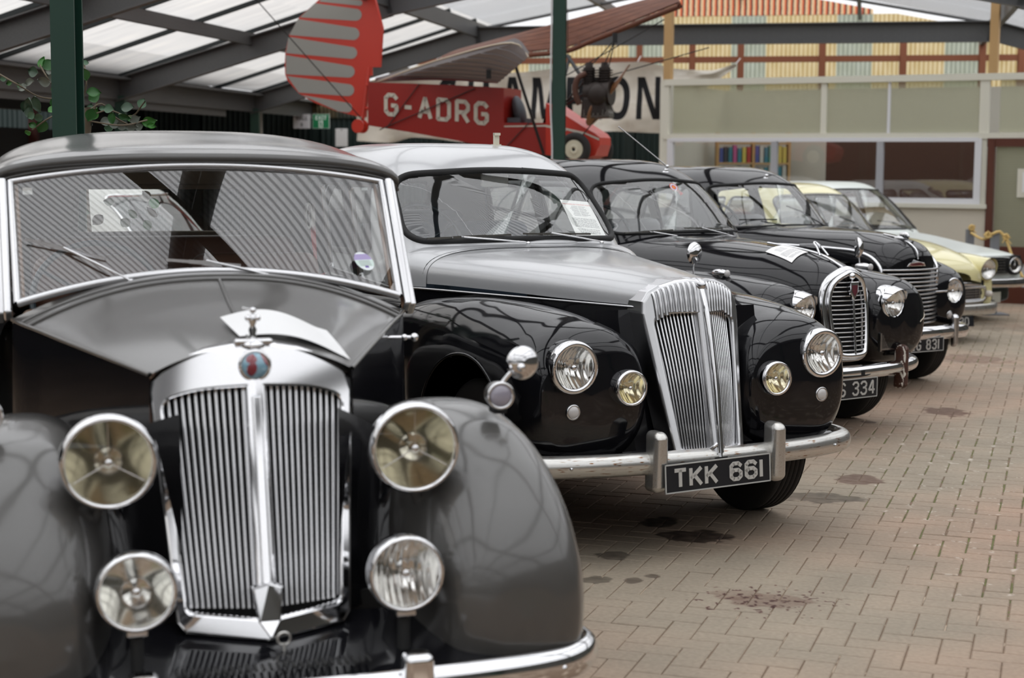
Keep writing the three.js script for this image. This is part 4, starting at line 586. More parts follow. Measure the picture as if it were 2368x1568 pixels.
// ---------------------------------------------------------------- car 3: black saloon with oval barred grille
{
  const car = place(thing('vintage_car', 'black saloon with oval barred grille, peaked headlamps and winged bonnet ornament', 'car'), 1.644, -9.998, 36.3);
  const front = roundPoly([[-0.575, 1.165], [0, 1.178], [0.575, 1.165], [0.50, 1.482], [0, 1.52], [-0.50, 1.482]], [0.08, 0.3, 0.08, 0.1, 0.35, 0.1]);
  const cab = cabin(car, { yb: 0.98, H: 0.67, zf: -0.66, rf: 0.82, zr: -2.9, rr: 0.6, W0: 0.72, tum: 0.26, n: 4, mW: 4, mL: 4.6, paint: MAT.black, liner: MAT.linerPale, front, sr: 0.012,
    rear: roundPoly([[-0.4, 1.2], [0.4, 1.2], [0.36, 1.42], [-0.36, 1.42]], 0.08), sides: [roundPoly([[-1.15, 1.12], [-1.85, 1.12], [-1.85, 1.47], [-1.38, 1.47]], 0.07), roundPoly([[-1.93, 1.12], [-2.5, 1.12], [-2.4, 1.44], [-1.93, 1.47]], 0.09)] });
  const bk = [[0.545, 0.02, 0.94, 0.9, 2], [0.535, 0.12, 0.985, 0.86, 2.2], [0.5, 0.19, 1.01, 0.82, 2.3], [0.4, 0.26, 1.05, 0.8, 2.4], [0.1, 0.36, 1.108, 0.8, 2.5], [-0.3, 0.48, 1.138, 0.82, 2.7], [-0.65, 0.6, 1.152, 0.85, 3], [-0.95, 0.68, 1.17, 0.88, 3.4]];
  const bonnet = obj('bonnet', hood(bk, { nu: 90, nv: 90 }), MAT.black, car);
  obj('bonnet_seam', tube(Array.from({ length: 31 }, (_, i) => { const a = lerp(20, 160, i / 30) * R, t = i / 30, z = 0.42 - 1.02 * Math.pow(Math.abs(Math.cos(a)), 1.4), k = keyed(bk)(clamp(z, -0.95, 0.6)), x = 0.42 * Math.cos(a), q = clamp(1 - Math.pow(Math.abs(x / k[0]), k[3])); return V(x, k[2] + (k[1] - k[2]) * Math.pow(q, 1 / k[3]), z); }), 0.0025, 80, 5), MAT.dark, bonnet);
  const wk = [[0.6, 0.47, 0.68, 0.0005, 0.0005, 2.3], [0.592, 0.475, 0.68, 0.13, 0.12, 2.4], [0.56, 0.485, 0.675, 0.215, 0.2, 2.5], [0.48, 0.495, 0.67, 0.265, 0.255, 2.5], [0.35, 0.505, 0.665, 0.283, 0.285, 2.5], [0.15, 0.52, 0.665, 0.27, 0.305, 2.5], [-0.2, 0.55, 0.66, 0.24, 0.32, 2.5], [-0.7, 0.6, 0.64, 0.19, 0.32, 2.5], [-1.2, 0.62, 0.58, 0.16, 0.26, 2.5], [-1.7, 0.62, 0.5, 0.12, 0.14, 2.5]];
  both((s) => { obj('front_wing', mir(pod(wk, { nu: 110, nv: 100, floor: 0.4, hole: (m) => (m.x > 0.66 && Math.hypot(m.z, m.y - 0.34) < 0.4) || (m.z > 0.4 && Math.hypot(m.x - 0.39, m.y - 0.79) < 0.085) }), s), MAT.black, car);
    obj('wing_beading', tube(Array.from({ length: 22 }, (_, i) => { const t = i / 21, z = lerp(-0.1, 0.585, Math.sin(t * Math.PI / 2)), k = keyed(wk)(z), a = lerp(62, -8, t) * R, [c, q] = se(a, k[4]); return V(s * (k[0] + k[2] * c), k[1] + k[3] * q + 0.002, z); }), 0.004, 60, 6), std([0.62, 0.55, 0.44], 0.3, 0.6), car);
    const h = lamp(car, 'headlamp', s * 0.39, 0.79, 0.575, 0.1, { depth: 0.08, dome: 0.4, rimW: 0.16 }); obj('peak', grid(24, 8, (u, v) => { const a = lerp(15, 165, u) * R, r = 0.102 - 0.006 * v; return V(r * Math.cos(a), r * Math.sin(a) - 0.012 * v, 0.0 + 0.075 * v * Math.sin(a)); }), MAT.chrome, h);
    obj('headlamp_shroud', lathe([[0.1, -0.02], [0.106, -0.04], [0.11, -0.16]], 36).rotateX(Math.PI / 2).translate(s * 0.39, 0.79, 0.575), MAT.chrome, car);
    const sl = part('side_lamp', car); sl.position.set(s * 0.62, 0.965, 0.15); obj('body', M(ball(1, 0, 0.012, -0.02, 0.026, 0.024, 0.07, 18), box(0.03, 0.03, 0.06, 0, -0.01, -0.02, 0.008)), MAT.chrome, sl); obj('lens', ball(0.022, 0, 0.012, 0.04, 1, 1, 0.6), MAT.opal, sl);
    const m = part('wing_mirror', car); m.position.set(s * 0.72, 0.9, 0.02); obj('stalk', tube([[0, 0.02, 0], [0, 0.1, -0.01], [-s * 0.01, 0.16, -0.01]], 0.006, 12, 6), MAT.chrome, m); obj('head', lathe([[0, 0.032], [0.036, 0.027], [0.06, 0.01], [0.068, -0.004], [0.06, -0.014], [0, -0.014]], 32).rotateX(Math.PI / 2).rotateY(s > 0 ? 0.9 : 0.2).translate(-s * 0.01, 0.19, -0.015), MAT.chrome, m); });
  both((s) => obj('front_panel', grid(8, 12, (u, v) => V(s * lerp(0.0, 0.36, u), lerp(0.44, 0.8, v), 0.54 - 0.12 * u * u - 0.03 * Math.sin(u * 3))), MAT.black, car));
  // oval grille
  const hwOf = keyed([[0.50, 0.1], [0.56, 0.128], [0.68, 0.15], [0.8, 0.158], [0.88, 0.145], [0.94, 0.105], [0.975, 0.04]]), gz = (x, y) => 0.63 - 0.1 * (y - 0.5) - 1.5 * x * x, gr = part('grille', car);
  const ol = []; for (let i = 0; i <= 14; i++) { const y = lerp(0.51, 0.972, i / 14); ol.push([hwOf(y)[0], y]); } const loop = [[0, 0.498], ...ol, [0, 0.985], ...ol.slice().reverse().map(([x, y]) => [-x, y])];
  obj('surround', M(ringTube(loop, (x, y) => V(x, y, gz(x, y)), 0.017, 10), ringTube(loop.map(([x, y]) => [x * 1.1, 0.742 + (y - 0.742) * 1.04]), (x, y) => V(x, y, gz(x, y) - 0.03), 0.03, 10)), MAT.chrome, gr);
  for (let i = 0; i < 16; i++) { const y = 0.53 + i * 0.0265, h = hwOf(y)[0]; obj('slat', sweep([[-0.012, -0.004], [0.006, -0.004], [0.01, 0], [0.006, 0.004], [-0.012, 0.004]], Array.from({ length: 7 }, (_, k) => { const x = lerp(h, -h, k / 6); return V(x, y, gz(x, y) - 0.006); }), { seg: 10, round: false }), MAT.chrome, gr); }
  obj('core', patch(loop, (x, y) => V(x, y, gz(x, y) - 0.045), 3), MAT.dark, gr); obj('centre_bar', tube([[0, 0.5, gz(0, 0.5) + 0.008], [0, 0.75, gz(0, 0.75) + 0.012], [0, 0.97, gz(0, 0.97) + 0.01]], 0.008, 16, 8), MAT.chrome, gr);
  obj('badge', M(extrude([[-0.03, 0.06], [0.03, 0.06], [0.028, 0.0], [0, -0.04], [-0.028, 0.0]], 0.012, { bevel: 0.004 }).translate(0, 0.87, gz(0, 0.87) + 0.01), ball(0.022, 0, 0.965, gz(0, 0.965) + 0.008)), MAT.chrome, gr);
  obj('badge_enamel', extrude([[-0.02, 0.04], [0.02, 0.04], [0.018, 0.0], [0, -0.024], [-0.018, 0.0]], 0.004).translate(0, 0.873, gz(0, 0.87) + 0.026), std([0.12, 0.03, 0.04], 0.2), gr);
  // winged ornament on its strip
  const or = part('bonnet_ornament', car); obj('strip', tube([[0, 1.0, 0.55], [0, 1.075, 0.36], [0, 1.108, 0.16], [0, 1.132, -0.1]], 0.008, 30, 8).scale(1, 1, 1), MAT.chrome, or);
  obj('letter_a', M(tube([[-0.025, 1.075, 0.36], [-0.018, 1.12, 0.33], [-0.005, 1.15, 0.29], [0.012, 1.152, 0.285], [0.022, 1.12, 0.33], [0.026, 1.075, 0.38]], 0.006, 24, 6)), MAT.chrome, or);
  obj('flying_wing', M(warp(extrude([[0, 0], [0.17, 0.008], [0.17, 0.018], [0.02, 0.026], [0.0, 0.018]], 0.004, { bevel: 0.001 }), (p) => { const x = p.x; p.x = p.z - 0.002; p.z = 0.34 - x; p.y += 1.118; })), MAT.chrome, or);
  const hg = part('horn_grille', car); both((s) => { const q = []; for (let i = 0; i < 15; i++) q.push(box(0.004, 0.085, 0.012, s * (0.30 + i * 0.0115), 0.555, 0.575 - 0.02 * i / 15)); obj('bars', M(q, box(0.19, 0.01, 0.02, s * 0.38, 0.6, 0.565), box(0.19, 0.01, 0.02, s * 0.38, 0.51, 0.565), box(0.012, 0.11, 0.02, s * 0.475, 0.555, 0.56), box(0.012, 0.11, 0.02, s * 0.285, 0.555, 0.575)), MAT.chromeDull, hg); });
  const bp = part('bumper', car); obj('bar', sweep([[-0.02, -0.042], [0.018, -0.03], [0.03, 0], [0.018, 0.03], [-0.02, 0.042]], [[-0.8, 0.4, 0.22], [-0.79, 0.4, 0.36], [-0.7, 0.4, 0.49], [-0.45, 0.4, 0.6], [0, 0.4, 0.655], [0.45, 0.4, 0.6], [0.7, 0.4, 0.49], [0.79, 0.4, 0.36], [0.8, 0.4, 0.22]].reverse(), { seg: 80 }), MAT.chrome, bp);
  const peel = std([1, 1, 1], 0.65, 0.0, { map: dataTex(128, 256, (i, j) => { const n = nz(i / 34, j / 34, 3) + 0.35 * nz(i / 12, j / 12, 8), c = n + 1.6 * (Math.abs(i / 128 - 0.5) - 0.36); return c > 0.12 ? [205, 200, 190] : [72 + 14 * n, 44 + 9 * n, 33]; }) });
  both((s) => obj(s > 0 ? 'rusted_overrider' : 'overrider', (() => { const g = warp(new RoundedBoxGeometry(0.06, 0.27, 0.09, 5, 0.028), (p) => { p.z -= 1.6 * p.y * p.y; }); return g.translate(s * 0.46, 0.4, 0.615); })(), s > 0 ? peel : MAT.chrome, bp));
  obj('slot', box(0.026, 0.026, 0.01, 0.02, 0.402, 0.683).rotateZ(0), MAT.dark, bp);
  plateOf(car, 'GVS 334', -0.12, 0.315, 0.70, 0.49, 0.118, { lh: 0.084, cell: 0.056, stroke: 0.011, gap: 0.013, roll: 0.0 });
  wiper(car, [-0.02, 1.12, -0.72], [-0.33, 1.18, -0.80], [[-0.52, 1.175, -0.86], [-0.16, 1.19, -0.8]], MAT.chrome); wiper(car, [0.42, 1.12, -0.78], [0.1, 1.2, -0.81], [[-0.06, 1.2, -0.81], [0.3, 1.19, -0.82]], MAT.chrome);
  const an = part('aerial', car); obj('mount', M(ball(0.014, 0.02, 1.575, -1.08), ball(0.012, 0.02, 1.6, -1.07), lathe([[0.022, 0], [0.018, 0.008], [0, 0.01]], 20).translate(0.02, 1.562, -1.085)), MAT.chrome, an); obj('whip', rod(V(0.02, 1.6, -1.07), V(-0.30, 1.86, -1.2), 0.004, 6), MAT.chromeDull, an);
  obj('dashboard', box(1.1, 0.14, 0.12, 0, 1.1, -1.05, 0.03), MAT.wood, car); steering(car, -0.3, 1.16, -1.3, 0.2, MAT.wheelRim, -0.5); seats(car, -1.75, -2.55, MAT.seatGrey, 0.8);
  // rosette and round stickers on the windscreen
  const ros = part('rosette', car), rp = cab.fz(0.1, 1.462, 0.006); obj('disc', new THREE.CircleGeometry(0.034, 32).rotateX(-0.7).translate(rp.x, rp.y, rp.z), std([1, 1, 1], 0.6, 0, { map: canvasTex(96, 96, (x) => { for (const [r, c] of [[48, '#c8452f'], [41, '#e9e7ea'], [33, '#8fa4cf'], [25, '#e2622b'], [10, '#d8a037']]) { x.fillStyle = c; x.beginPath(); x.arc(48, 48, r, 0, 7); x.fill(); } }) }), ros);
  obj('ribbon', box(0.024, 0.04, 0.002, 0, 0, 0).rotateX(-0.7).rotateZ(0.5).translate(rp.x + 0.032, rp.y - 0.036, rp.z + 0.026), std([0.5, 0.13, 0.13], 0.6), ros);
  const st = part('window_sticker', car); for (const [x, y, r, c] of [[0.50, 1.30, 0.034, [0.35, 0.45, 0.62]], [0.505, 1.225, 0.03, [0.62, 0.62, 0.56]], [0.50, 1.385, 0.012, [0.6, 0.66, 0.72]], [0.495, 1.43, 0.008, [0.6, 0.66, 0.72]]]) { const p = cab.fz(x, y, 0.004), q = cab.fz(x + 0.01, y, 0.004); obj('disc', new THREE.CircleGeometry(r, 28).rotateX(-0.7).rotateY(Math.atan2(p.z - q.z, 0.01)).translate(p.x, p.y, p.z), std(c, 0.6), st); }
  obj('tub', pod([[-0.9, 0, 0.62, 0.68, 0.37, 6], [-1.4, 0, 0.62, 0.73, 0.37, 6], [-2.3, 0, 0.62, 0.735, 0.37, 6], [-3.0, 0, 0.62, 0.66, 0.34, 4], [-3.35, 0, 0.6, 0.45, 0.25, 3], [-3.42, 0, 0.58, 0.02, 0.02, 3]], { nu: 80, nv: 50, floor: 0.3, hole: (m) => m.y > 0.95 && m.z > -2.8 && Math.abs(m.x) < 0.64 }), MAT.black, car);
  both((s) => { wheel(car, s * 0.61, 0, 0.32, 0.155); wheel(car, s * 0.61, -2.35, 0.32, 0.155); obj('rear_wing', mir(pod([[-1.8, 0.62, 0.5, 0.05, 0.06, 2.4], [-2.0, 0.66, 0.52, 0.11, 0.3, 2.4], [-2.4, 0.67, 0.52, 0.13, 0.38, 2.4], [-3.0, 0.62, 0.5, 0.11, 0.3, 2.4], [-3.4, 0.5, 0.5, 0.03, 0.06, 2.4]], { nu: 48, nv: 30, floor: 0.34 }), s), MAT.black, car); });
  obj('chassis', box(1.05, 0.2, 3.2, 0, 0.34, -1.4), MAT.under, car);
  car.updateMatrixWorld();
  const pg = grid(16, 16, (u, v) => { const x = lerp(-0.2, -0.02, u), z = lerp(0.3, 0.08, v) - 0.04 * u, k = keyed(bk)(z), q = clamp(1 - Math.pow(Math.abs(x / k[0]), k[3])); return V(x, k[2] + (k[1] - k[2]) * Math.pow(q, 1 / k[3]) + 0.009, z); }).applyMatrix4(car.matrixWorld);
  solo('info_sheet', pg, std([1, 1, 1], 0.7, 0, { map: sheetTex('', '#333') }), 'printed white sheet lying flat on the glossy black bonnet', 'paper');
}
// ---------------------------------------------------------------- car 4: black saloon with wide horizontal bars
{
  const car = place(thing('vintage_car', 'black saloon with wide stacked chrome bars and curved chrome bonnet strip', 'car'), 2.527, -12.012, 32.3);
  const front = roundPoly([[-0.56, 1.135], [0, 1.158], [0.56, 1.135], [0.48, 1.452], [0, 1.482], [-0.48, 1.452]], [0.08, 0.3, 0.08, 0.09, 0.35, 0.09]);
  const cab = cabin(car, { yb: 0.98, H: 0.63, zf: -0.54, rf: 0.86, zr: -2.9, rr: 0.75, W0: 0.7, tum: 0.26, n: 3.4, mW: 4, mL: 4.6, paint: MAT.black, liner: MAT.linerPale, front, sr: 0.012,
    rear: roundPoly([[-0.36, 1.18], [0.36, 1.18], [0.32, 1.38], [-0.32, 1.38]], 0.08), sides: [roundPoly([[-1.1, 1.12], [-1.75, 1.12], [-1.75, 1.44], [-1.3, 1.44]], 0.07), roundPoly([[-1.83, 1.12], [-2.35, 1.12], [-2.25, 1.4], [-1.83, 1.44]], 0.08)] });
  const bk = [[0.63, 0.06, 0.97, 0.9, 2], [0.62, 0.16, 1.0, 0.89, 2.2], [0.58, 0.23, 1.045, 0.89, 2.3], [0.48, 0.29, 1.092, 0.9, 2.4], [0.2, 0.35, 1.135, 0.94, 2.5], [-0.2, 0.43, 1.15, 0.97, 2.7], [-0.6, 0.54, 1.155, 0.98, 3], [-0.9, 0.64, 1.16, 0.98, 3.4]];
  obj('bonnet', hood(bk, { nu: 90, nv: 80 }), MAT.black, car); obj('bonnet_strip', tube([[0, 0.96, 0.64], [0, 1.01, 0.628], [0, 1.05, 0.588], [0, 1.095, 0.485], [0, 1.125, 0.3]], 0.007, 30, 8), MAT.chrome, car);
  obj('bonnet_emblem', warp(extrude([[-0.09, 0], [0.09, 0], [0.07, 0.022], [0, 0.032], [-0.07, 0.022]], 0.008, { bevel: 0.002 }), (p) => { p.y += 0.91; p.z += 0.632 - 1.6 * p.x * p.x; }), MAT.chrome, car);
  obj('emblem_enamel', warp(extrude([[-0.07, 0.005], [0.07, 0.005], [0.05, 0.018], [-0.05, 0.018]], 0.004), (p) => { p.y += 0.91; p.z += 0.643 - 1.6 * p.x * p.x; }), std([0.12, 0.015, 0.02], 0.3), car);
  obj('bonnet_mascot', M(ball(1, 0, 1.115, 0.5, 0.012, 0.035, 0.05, 16), ball(1, 0, 1.1, 0.46, 0.02, 0.02, 0.06, 16)), MAT.chrome, car);
  both((s) => { obj('chrome_strip', tube([[s * 0.53, 1.03, -0.55], [s * 0.42, 1.028, -0.2], [s * 0.35, 1.02, 0.15], [s * 0.31, 1.005, 0.36], [s * 0.29, 0.96, 0.49], [s * 0.28, 0.9, 0.55], [s * 0.275, 0.84, 0.565], [s * 0.27, 0.78, 0.56]], 0.014, 60, 8), MAT.chrome, car); });
  const wk = [[0.5, 0.47, 0.64, 0.0005, 0.0005, 2.3], [0.492, 0.475, 0.64, 0.14, 0.12, 2.4], [0.45, 0.49, 0.64, 0.22, 0.2, 2.5], [0.36, 0.505, 0.64, 0.255, 0.25, 2.5], [0.2, 0.515, 0.64, 0.255, 0.285, 2.5], [-0.1, 0.54, 0.64, 0.235, 0.29, 2.5], [-0.6, 0.58, 0.62, 0.2, 0.28, 2.5], [-1.2, 0.6, 0.56, 0.17, 0.22, 2.5], [-1.6, 0.6, 0.5, 0.13, 0.12, 2.5]];
  both((s) => { obj('front_wing', mir(pod(wk, { nu: 100, nv: 90, floor: 0.4, hole: (m) => (m.x > 0.62 && Math.hypot(m.z, m.y - 0.34) < 0.38) || (m.z > 0.3 && Math.hypot(m.x - 0.548, m.y - 0.704) < 0.085) }), s), MAT.black, car);
    lamp(car, 'headlamp', s * 0.548, 0.704, 0.47, 0.1, { depth: 0.08, dome: 0.4, rimW: 0.16 }); obj('headlamp_shroud', lathe([[0.1, -0.02], [0.108, -0.05], [0.11, -0.16]], 36).rotateX(Math.PI / 2).translate(s * 0.548, 0.704, 0.47), MAT.chromeDull, car);
    const sl = part('side_light', car); sl.position.set(s * 0.50, 0.535, 0.485); obj('rim', lathe([[0.02, 0.012], [0.03, 0.01], [0.034, 0], [0.034, -0.04]], 28).rotateX(Math.PI / 2), MAT.chromeDull, sl); obj('lens', ball(0.021, 0, 0, 0.01, 1, 1, 0.5), MAT.opal, sl);
    obj('lamp_strip', tube([[s * 0.3, 0.71, 0.53], [s * 0.38, 0.71, 0.52], [s * 0.45, 0.71, 0.5]], 0.008, 12, 8), MAT.chrome, car); });
  const gr = part('grille', car);
  for (let i = 0; i < 14; i++) { const y = 0.885 - i * 0.0295, up = i < 6, h = up ? 0.27 : 0.40, f = (x) => 0.635 - (up ? 0.9 : 1.15) * x * x - 0.012 * Math.abs(x); obj('slat', sweep([[-0.014, -0.008], [0.008, -0.007], [0.014, 0], [0.008, 0.007], [-0.014, 0.008]], Array.from({ length: 9 }, (_, k) => { const x = lerp(h, -h, k / 8); return V(x, y, f(x)); }), { seg: 16, round: false }), MAT.chromeDull, gr); }
  obj('core', M(grid(12, 2, (u, v) => { const x = lerp(-0.4, 0.4, u); return V(x, lerp(0.45, 0.92, v), 0.575 - 1.15 * x * x); })), MAT.dark, gr);
  const bp = part('bumper', car); obj('bar', sweep([[-0.02, -0.05], [0.014, -0.045], [0.03, -0.01], [0.026, 0.02], [0.005, 0.045], [-0.02, 0.05]], [[-0.82, 0.405, 0.2], [-0.8, 0.405, 0.34], [-0.7, 0.41, 0.46], [-0.4, 0.425, 0.6], [0, 0.43, 0.665], [0.4, 0.425, 0.6], [0.7, 0.41, 0.46], [0.8, 0.405, 0.34], [0.82, 0.405, 0.2]].reverse(), { seg: 70 }), MAT.chrome, bp);
  both((s) => obj('overrider', warp(new THREE.CapsuleGeometry(0.026, 0.19, 6, 14), (p) => { p.x *= 1 - 1.4 * Math.max(-0.1, -p.y); p.z += -2 * p.y * p.y; }).translate(s * 0.43, 0.43, 0.63), MAT.chromeDull, bp)); obj('slot', box(0.022, 0.022, 0.01, 0, 0.43, 0.692), MAT.dark, bp);
  plateOf(car, 'RLG 831', 0.02, 0.352, 0.68, 0.44, 0.1, { lh: 0.076, cell: 0.046, stroke: 0.0105, gap: 0.013 });
  wiper(car, [-0.05, 1.135, -0.6], [-0.3, 1.19, -0.7], [[-0.45, 1.2, -0.78], [-0.12, 1.2, -0.72]], MAT.dark); wiper(car, [0.38, 1.125, -0.7], [0.2, 1.25, -0.8], [[0.08, 1.3, -0.84], [0.36, 1.22, -0.84]], MAT.dark);
  obj('roof_stud', M(lathe([[0.018, 0], [0.014, 0.01], [0, 0.012]], 20).translate(0, 1.515, -1.0), ball(0.014, 0, 1.535, -0.99)), MAT.chrome, car);
  obj('dashboard', box(1.0, 0.14, 0.12, 0, 1.08, -0.95, 0.03), MAT.wood, car); steering(car, -0.28, 1.14, -1.2, 0.2, MAT.wheelRim, -0.5); seats(car, -1.65, -2.4, MAT.seatGrey, 0.78);
  obj('tub', pod([[-0.85, 0, 0.62, 0.64, 0.37, 6], [-1.4, 0, 0.62, 0.71, 0.37, 6], [-2.3, 0, 0.62, 0.715, 0.37, 6], [-3.0, 0, 0.6, 0.6, 0.32, 4], [-3.35, 0, 0.56, 0.02, 0.02, 3]], { nu: 80, nv: 50, floor: 0.3, hole: (m) => m.y > 0.95 && m.z > -2.8 && Math.abs(m.x) < 0.62 }), MAT.black, car);
  both((s) => { wheel(car, s * 0.62, 0, 0.325, 0.155); wheel(car, s * 0.61, -2.55, 0.325, 0.155); }); obj('chassis', box(1.05, 0.2, 3.0, 0, 0.34, -1.4), MAT.under, car);
}
// ---------------------------------------------------------------- car 5: cream saloon
{
  const car = place(thing('vintage_car', 'pale yellow saloon with cowled headlamps and chrome mesh grille', 'car'), 3.64, -15.38, 30);
  const front = roundPoly([[-0.58, 0.975], [0, 0.99], [0.58, 0.975], [0.49, 1.32], [0, 1.345], [-0.49, 1.32]], [0.08, 0.3, 0.08, 0.1, 0.3, 0.1]);
  cabin(car, { yb: 0.84, H: 0.61, zf: -0.62, rf: 0.95, zr: -2.9, rr: 0.85, W0: 0.72, tum: 0.3, n: 3.6, mW: 4.5, mL: 5, paint: MAT.cream, liner: MAT.linerPale, front, sr: 0.01, bright: true,
    rear: roundPoly([[-0.46, 0.98], [0.46, 0.98], [0.4, 1.28], [-0.4, 1.28]], 0.1), sides: [roundPoly([[-1.2, 0.98], [-1.85, 0.98], [-1.85, 1.3], [-1.45, 1.3]], 0.06), roundPoly([[-1.92, 0.98], [-2.5, 0.98], [-2.35, 1.27], [-1.92, 1.3]], 0.08)] });
  obj('bonnet', hood([[0.67, 0.3, 0.66, 0.58, 2.5], [0.66, 0.42, 0.7, 0.56, 3], [0.6, 0.5, 0.76, 0.54, 3.2], [0.4, 0.6, 0.85, 0.5, 3.2], [0, 0.68, 0.93, 0.45, 3.4], [-0.5, 0.72, 0.965, 0.42, 3.8], [-0.95, 0.74, 0.975, 0.4, 4]], { nu: 80, nv: 60 }), MAT.cream, car);
  both((s) => { obj('front_wing', mir(pod([[0.62, 0.565, 0.67, 0.1, 0.1, 2.2], [0.45, 0.565, 0.665, 0.135, 0.13, 2.2], [0.1, 0.58, 0.62, 0.16, 0.19, 2.4], [-0.4, 0.6, 0.6, 0.15, 0.22, 2.6], [-1.0, 0.6, 0.58, 0.14, 0.22, 3]], { nu: 60, nv: 40 }), s), MAT.cream, car); obj('wing_side', mir(pod([[0.6, 0.5, 0.45, 0.02, 0.02, 3], [0.56, 0.52, 0.46, 0.17, 0.18, 3.5], [0.3, 0.56, 0.46, 0.18, 0.24, 3.5], [-1.0, 0.58, 0.48, 0.165, 0.26, 3.5]], { nu: 50, nv: 40, floor: 0.27, hole: (m) => m.x > 0.62 && Math.hypot(m.z, m.y - 0.3) < 0.34 }), s), MAT.cream, car);
    const h = lamp(car, 'headlamp', s * 0.565, 0.672, 0.61, 0.1, { depth: 0.06, dome: 0.45, rimW: 0.1 }); obj('cowl', grid(40, 6, (u, v) => { const a = u * 2 * Math.PI, r = 0.104 + 0.008 * (1 - v); return V(r * Math.cos(a), r * Math.sin(a), -0.06 + v * (0.085 + 0.03 * Math.sin(a))); }), MAT.cream, h);
    const fl2 = part('flasher', car); obj('lens', ball(1, s * 0.6, 0.44, 0.6, 0.035, 0.032, 0.05, 20), std([0.6, 0.55, 0.5], 0.15, 0, { clearcoat: 1 }), fl2);
    obj('wing_ornament', tube([[s * 0.42, 0.87, -0.1], [s * 0.42, 0.85, 0.1], [s * 0.42, 0.83, 0.22], [s * 0.42, 0.805, 0.24]], 0.009, 20, 6), MAT.chrome, car); });
  const gr = part('grille', car);
  obj('top_bar', sweep([[-0.01, -0.02], [0.014, -0.012], [0.014, 0.012], [-0.01, 0.02]], [[0.5, 0.53, 0.59], [0.25, 0.545, 0.66], [0, 0.55, 0.68], [-0.25, 0.545, 0.66], [-0.5, 0.53, 0.59]], { seg: 20 }), MAT.chrome, gr);
  for (let i = 0; i < 6; i++) obj('slat', sweep([[-0.006, -0.004], [0.006, -0.004], [0.006, 0.004], [-0.006, 0.004]], [[0.16, 0.5 - i * 0.022, 0.652], [0, 0.5 - i * 0.022, 0.665], [-0.16, 0.5 - i * 0.022, 0.652]], { seg: 8, round: false }), MAT.chrome, gr);
  both((s) => { const q = []; for (let i = 0; i < 12; i++) q.push(box(0.008, 0.11, 0.012, s * (0.2 + i * 0.026), 0.448, 0.655 - 0.004 * i)); for (let j = 0; j < 5; j++) q.push(beam(V(s * 0.19, 0.4 + j * 0.024, 0.652), V(s * 0.5, 0.4 + j * 0.024, 0.602), 0.008, 0.008)); obj('mesh', M(q), MAT.chromeDull, gr); obj('mesh_frame', ringTube(roundPoly([[0.17, 0.385], [0.56, 0.385], [0.56, 0.505], [0.17, 0.51]], 0.03), (x, y) => V(s * x, y, 0.69 - 0.16 * x), 0.013), MAT.chrome, gr); });
  obj('core', grid(8, 1, (u, v) => V(lerp(-0.55, 0.55, u), lerp(0.33, 0.57, v), 0.59)), MAT.dark, gr);
  let lx = -0.21; for (const ch of 'HILLMAN') { const q = letters(ch, 0.03, ch === 'I' ? 0.008 : 0.024, 0.008); obj('name_letter', q.translate(lx, 0.636, 0.672 - 0.4 * lx * lx), MAT.chrome, car); lx += 0.07; }
  const bp = part('bumper', car); obj('bar', sweep([[-0.02, -0.05], [0.016, -0.045], [0.028, 0], [0.016, 0.045], [-0.02, 0.05]], [[-0.74, 0.3, 0.42], [-0.72, 0.3, 0.56], [-0.5, 0.305, 0.68], [0, 0.31, 0.73], [0.5, 0.305, 0.68], [0.72, 0.3, 0.56], [0.74, 0.3, 0.42]].reverse(), { seg: 60 }), MAT.chromeRust, bp); obj('lower_bar', tube([[-0.5, 0.365, 0.62], [0, 0.375, 0.68], [0.5, 0.38, 0.63], [0.56, 0.4, 0.6]], 0.014, 30, 8), MAT.chrome, bp);
  plateOf(car, 'XYX 130', 0.03, 0.208, 0.74, 0.5, 0.1, { lh: 0.074, cell: 0.05, stroke: 0.009, gap: 0.014, tilt: -0.15, edge: false });
  wiper(car, [-0.1, 0.965, -0.68], [-0.3, 1.02, -0.76], [[-0.45, 1.03, -0.83], [-0.15, 1.06, -0.8]], MAT.dark); wiper(car, [0.35, 0.95, -0.74], [0.16, 1.06, -0.8], [[0.02, 1.12, -0.84], [0.3, 1.04, -0.84]], MAT.dark);
  obj('tub', pod([[-0.8, 0, 0.54, 0.72, 0.31, 6], [-1.4, 0, 0.54, 0.74, 0.31, 6], [-2.6, 0, 0.54, 0.74, 0.31, 6], [-3.3, 0, 0.54, 0.6, 0.28, 4], [-3.4, 0, 0.52, 0.02, 0.02, 3]], { nu: 60, nv: 40, floor: 0.27, hole: (m) => m.y > 0.83 && m.z > -2.85 && Math.abs(m.x) < 0.64 }), MAT.cream, car);
  obj('dashboard', box(1.0, 0.12, 0.12, 0, 0.92, -0.98, 0.03), MAT.wood, car); seats(car, -1.75, -2.45, MAT.seatGrey, 0.66); both((s) => { wheel(car, s * 0.62, 0, 0.29, 0.15); wheel(car, s * 0.61, -2.4, 0.29, 0.15); }); obj('chassis', box(1.05, 0.18, 3.0, 0, 0.3, -1.3), MAT.under, car);
}
